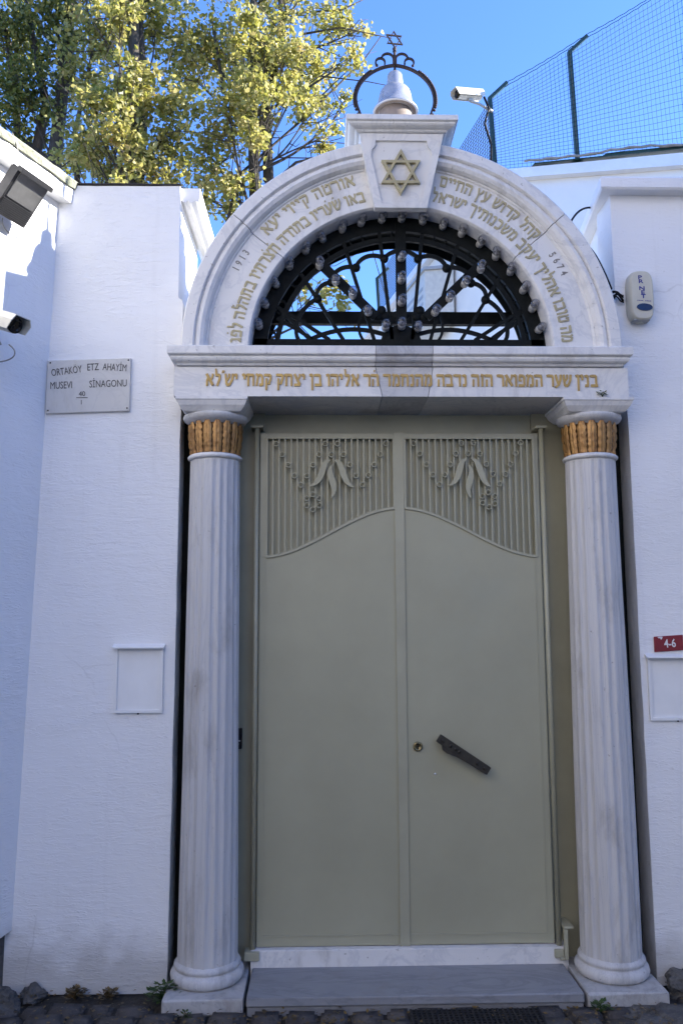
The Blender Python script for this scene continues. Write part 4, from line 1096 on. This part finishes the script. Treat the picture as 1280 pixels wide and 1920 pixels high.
tree('large yellow green tree at the far left, dark trunk behind the mossy coping', (-4.5, 9.6, .07), (-4.3, 9.4, 14.0), .17,
     [(20, 70, 95, 1, .2), (60, 190, 85, 1, -.3), (25, 285, 75, 1, .1), (-70, 150, 120, .8, .5), (105, 30, 85, 1, -.4), (130, 130, 65, .9, -.2), (20, -90, 130, .7, .3), (110, 300, 50, .9, .3), (70, 330, 40, 1, .4), (-40, 330, 70, 1, .2)], G,
     [(((75, 330, 0), (95, 200, 0), (62, 60, 0), (40, -60, 0)), .10), (((30, 380, .4), (45, 240, .3), (20, 80, .2), (-20, -40, .2)), .09)], 'leaf_shaded')
tree('tall yellow green tree with paired trunks rising above the white pier', (-3.0, 8.6, .07), (-3.0, 8.6, 13.6), .15,
     [(190, 60, 85, .9, .1), (230, 185, 75, .9, -.5), (175, 265, 65, 1, -.2), (260, 300, 60, 1, -.2), (325, 315, 55, 1, 0), (290, 40, 85, .9, .4), (260, -90, 130, .7, .3), (330, 220, 60, 1, -.3), (215, 320, 40, 1, .5), (160, 160, 45, .8, .3), (235, 250, 50, .9, -1.0), (250, 130, 45, .8, -1.0), (185, 205, 45, .9, -.9), (245, 320, 34, .9, -.9), (150, 300, 40, .9, -.8), (225, 30, 45, .7, -.9)], G,
     [(((268, 360, .3), (275, 180, .3), (262, 40, .2), (270, -80, .1)), .10), (((160, 370, .2), (150, 250, .3), (175, 110, .3), (160, -20, .3)), .05)])
tree('spreading yellow green tree whose thin boughs reach behind the keystone', (-1.1, 9.0, .07), (-1.0, 9.0, 13.4), .13,
     [(395, 95, 85, .9, .3), (430, 200, 75, .9, -.4), (480, 120, 80, .8, .2), (525, 55, 80, .8, -.2), (570, 130, 65, .7, .4), (580, 205, 55, .7, 0), (620, 55, 60, .6, .3), (640, 120, 45, .45, -.2),
      (395, 290, 60, 1, 0), (440, 335, 48, .9, -.2), (430, 395, 42, .9, .1), (350, 130, 60, .9, .5), (490, 225, 42, .7, .2), (615, 255, 36, .6, 0), (540, 180, 50, .7, -.5), (680, 45, 26, .5, .1), (645, 200, 30, .5, .2), (470, -90, 140, .6, .2), (610, -80, 100, .5, 0),
      (575, 465, 34, .7, 0), (615, 535, 40, .75, .2), (560, 540, 26, .6, .3), (690, 440, 26, .5, -.2), (600, 290, 26, .6, .1), (545, 475, 30, .7, -.1), (590, 430, 30, .6, .1), (525, 520, 26, .6, .2), (640, 580, 28, .5, .1), (500, 170, 50, .8, -1.0), (470, 260, 40, .8, -.9), (460, 60, 45, .8, -.9), (540, 90, 45, .7, -.9), (380, 365, 36, 1, .3)], G,
     [(((505, 340, .2), (500, 200, .2), (530, 60, .1), (520, -60, .1)), .09), (((430, 420, -.1), (450, 330, 0), (560, 230, .1), (640, 150, .1), (680, 110, .3), (715, 60, .1)), .026), (((500, 250, .2), (420, 170, .1), (395, 20, 0)), .05),
      (((530, 330, 0), (555, 305, 0), (600, 293, 0)), .035), (((560, 60, 0), (640, 45, 0), (735, 65, 0)), .02), (((600, 140, 0), (690, 150, 0), (770, 165, 0)), .012), (((520, 20, 0), (640, 10, 0), (700, -20, 0)), .02),
      (((600, 180, 0), (650, 130, 0), (720, 118, 0)), .011), (((560, 420, 0), (620, 520, 0), (690, 590, 0)), .018), (((640, 400, 0), (690, 450, 0), (720, 560, 0)), .014), (((500, 540, .2), (560, 600, .2), (600, 640, .2)), .014)])

# ================================================================== street level: mat, weeds, stones, leaves
mt_ = thing('door_mat', 'dark rubber grid mat on the paving in front of the doorstep', 'mat', (.582, -.19, .1))
MB().box(.330, .835, -.300, -.108, .100, .108).build('mat_backing', M['rubber'], mt_)
mb = MB()
for i in range(26):
    x = .336+i*.0195; mb.box(x, x+.007, -.296, -.112, .1082, .1150)
for j in range(10): mb.box(.334, .831, -.296+j*.0196, -.290+j*.0196, .1082, .1135)
mb.build('mat_ribs', M['rubber'], mt_)
def stone(c, s, seed):
    r_ = random.Random(seed); bm = bmesh.new(); bmesh.ops.create_icosphere(bm, subdivisions=4, radius=1)
    ph = [r_.uniform(0, 6) for _ in range(6)]
    for v in bm.verts:
        n = v.co.copy(); k = 1+.30*mnoise.noise(n*1.7+Vector((seed*7, 0, 0)))+.14*mnoise.noise(n*4.5+Vector((seed, 0, 0)))+.07*mnoise.noise(n*11)+.10*sin(n.x*3.1+ph[0])+.14*sin(n.y*3.7+ph[1])+.12*sin(n.z*4.3+ph[2])+.05*sin(n.x*9+n.z*8+ph[3])
        v.co = (c[0]+n.x*k*s[0], c[1]+n.y*k*s[1], c[2]+n.z*k*s[2])
    mb = MB(); mb.frombm(bm); return mb
for i, (c, s, lab) in enumerate([((-1.275, .03, .10), (.085, .075, .055), 'larger rough grey rubble stone at the foot of the left wall'), ((-1.165, .10, .095), (.05, .045, .035), 'smaller rough rubble stone beside the white pier foot'), ((1.49, .07, .11), (.08, .06, .055), 'rough grey stone against the right wall foot'), ((1.33, -.16, .082), (.19, .11, .035), 'flat worn stone in front of the right column plinth')]):
    tag(stone(c, s, i+3).build('rubble_stone', M['rubble']), lab, 'stone', 'rough stones at the wall feet')
def weed(c, n, h, label, mat='weed', sz=.022):
    t = MB()
    for i in range(n):
        a = random.uniform(0, 6.28); rr = random.uniform(0, h*.8); p = Vector((c[0]+rr*cos(a), c[1]+rr*sin(a)*.6, c[2]+random.uniform(.2, 1)*h*(1-rr/h*.5)))
        d = Vector((cos(a), sin(a), random.uniform(-.2, .8))).normalized(); s_ = d.cross(Vector((0, 0, 1))).normalized(); L = sz*random.uniform(.7, 1.3)
        t.add([p, p+d*L*.4+s_*L*.4, p+d*L, p+d*L*.4-s_*L*.4], [(0, 1, 2, 3)])
        if i % 5 == 0: t.tube([Vector(c), Vector(c).lerp(p, .5)+Vector((0, 0, h*.15)), p], [.0015, .0012, .001], 4)
    return tag(t.build('weed', M[mat]), label, 'weed', 'weeds along the wall feet')
weed((-.625, .03, .09), 130, .085, 'bushy green weed between the pier and the left column base')
weed((1.075, -.10, .09), 45, .045, 'small green weed at the right corner of the doorstep', sz=.018)
weed((-.99, .085, .085), 90, .05, 'low dry brown weed along the white pier foot', 'dry_leaf', .02)
weed((-.86, .09, .085), 70, .045, 'sparse brownish weed right of the dry weed at the pier foot', 'dry_leaf', .018)
weed((1.09+.13, -.010, 2.552), 40, .026, 'tiny green sprout on top of the right abacus', sz=.012)
weed((-.52, -.10, .09), 22, .03, 'small green tuft in the paving below the left plinth', sz=.014)
mb = MB()
for i in range(900):
    x = random.uniform(-1.3, 1.6); y_ = random.uniform(-.35, .10)
    if -.65 < x < 1.4 and y_ > -.08: y_ -= .18
    a = random.uniform(0, 6.28); L = random.uniform(.006, .026); p = Vector((x, y_, .104+random.uniform(0, .008))); d = Vector((cos(a), sin(a), random.uniform(-.2, .3))); s_ = Vector((-sin(a), cos(a), random.uniform(-.3, .3)))
    mb.add([p, p+d*L*.5+s_*L*.3, p+d*L, p+d*L*.5-s_*L*.3], [(0, 1, 2, 3)])
tag(mb.build('leaf_litter', M['dry_leaf']), None, None, None, 'stuff')
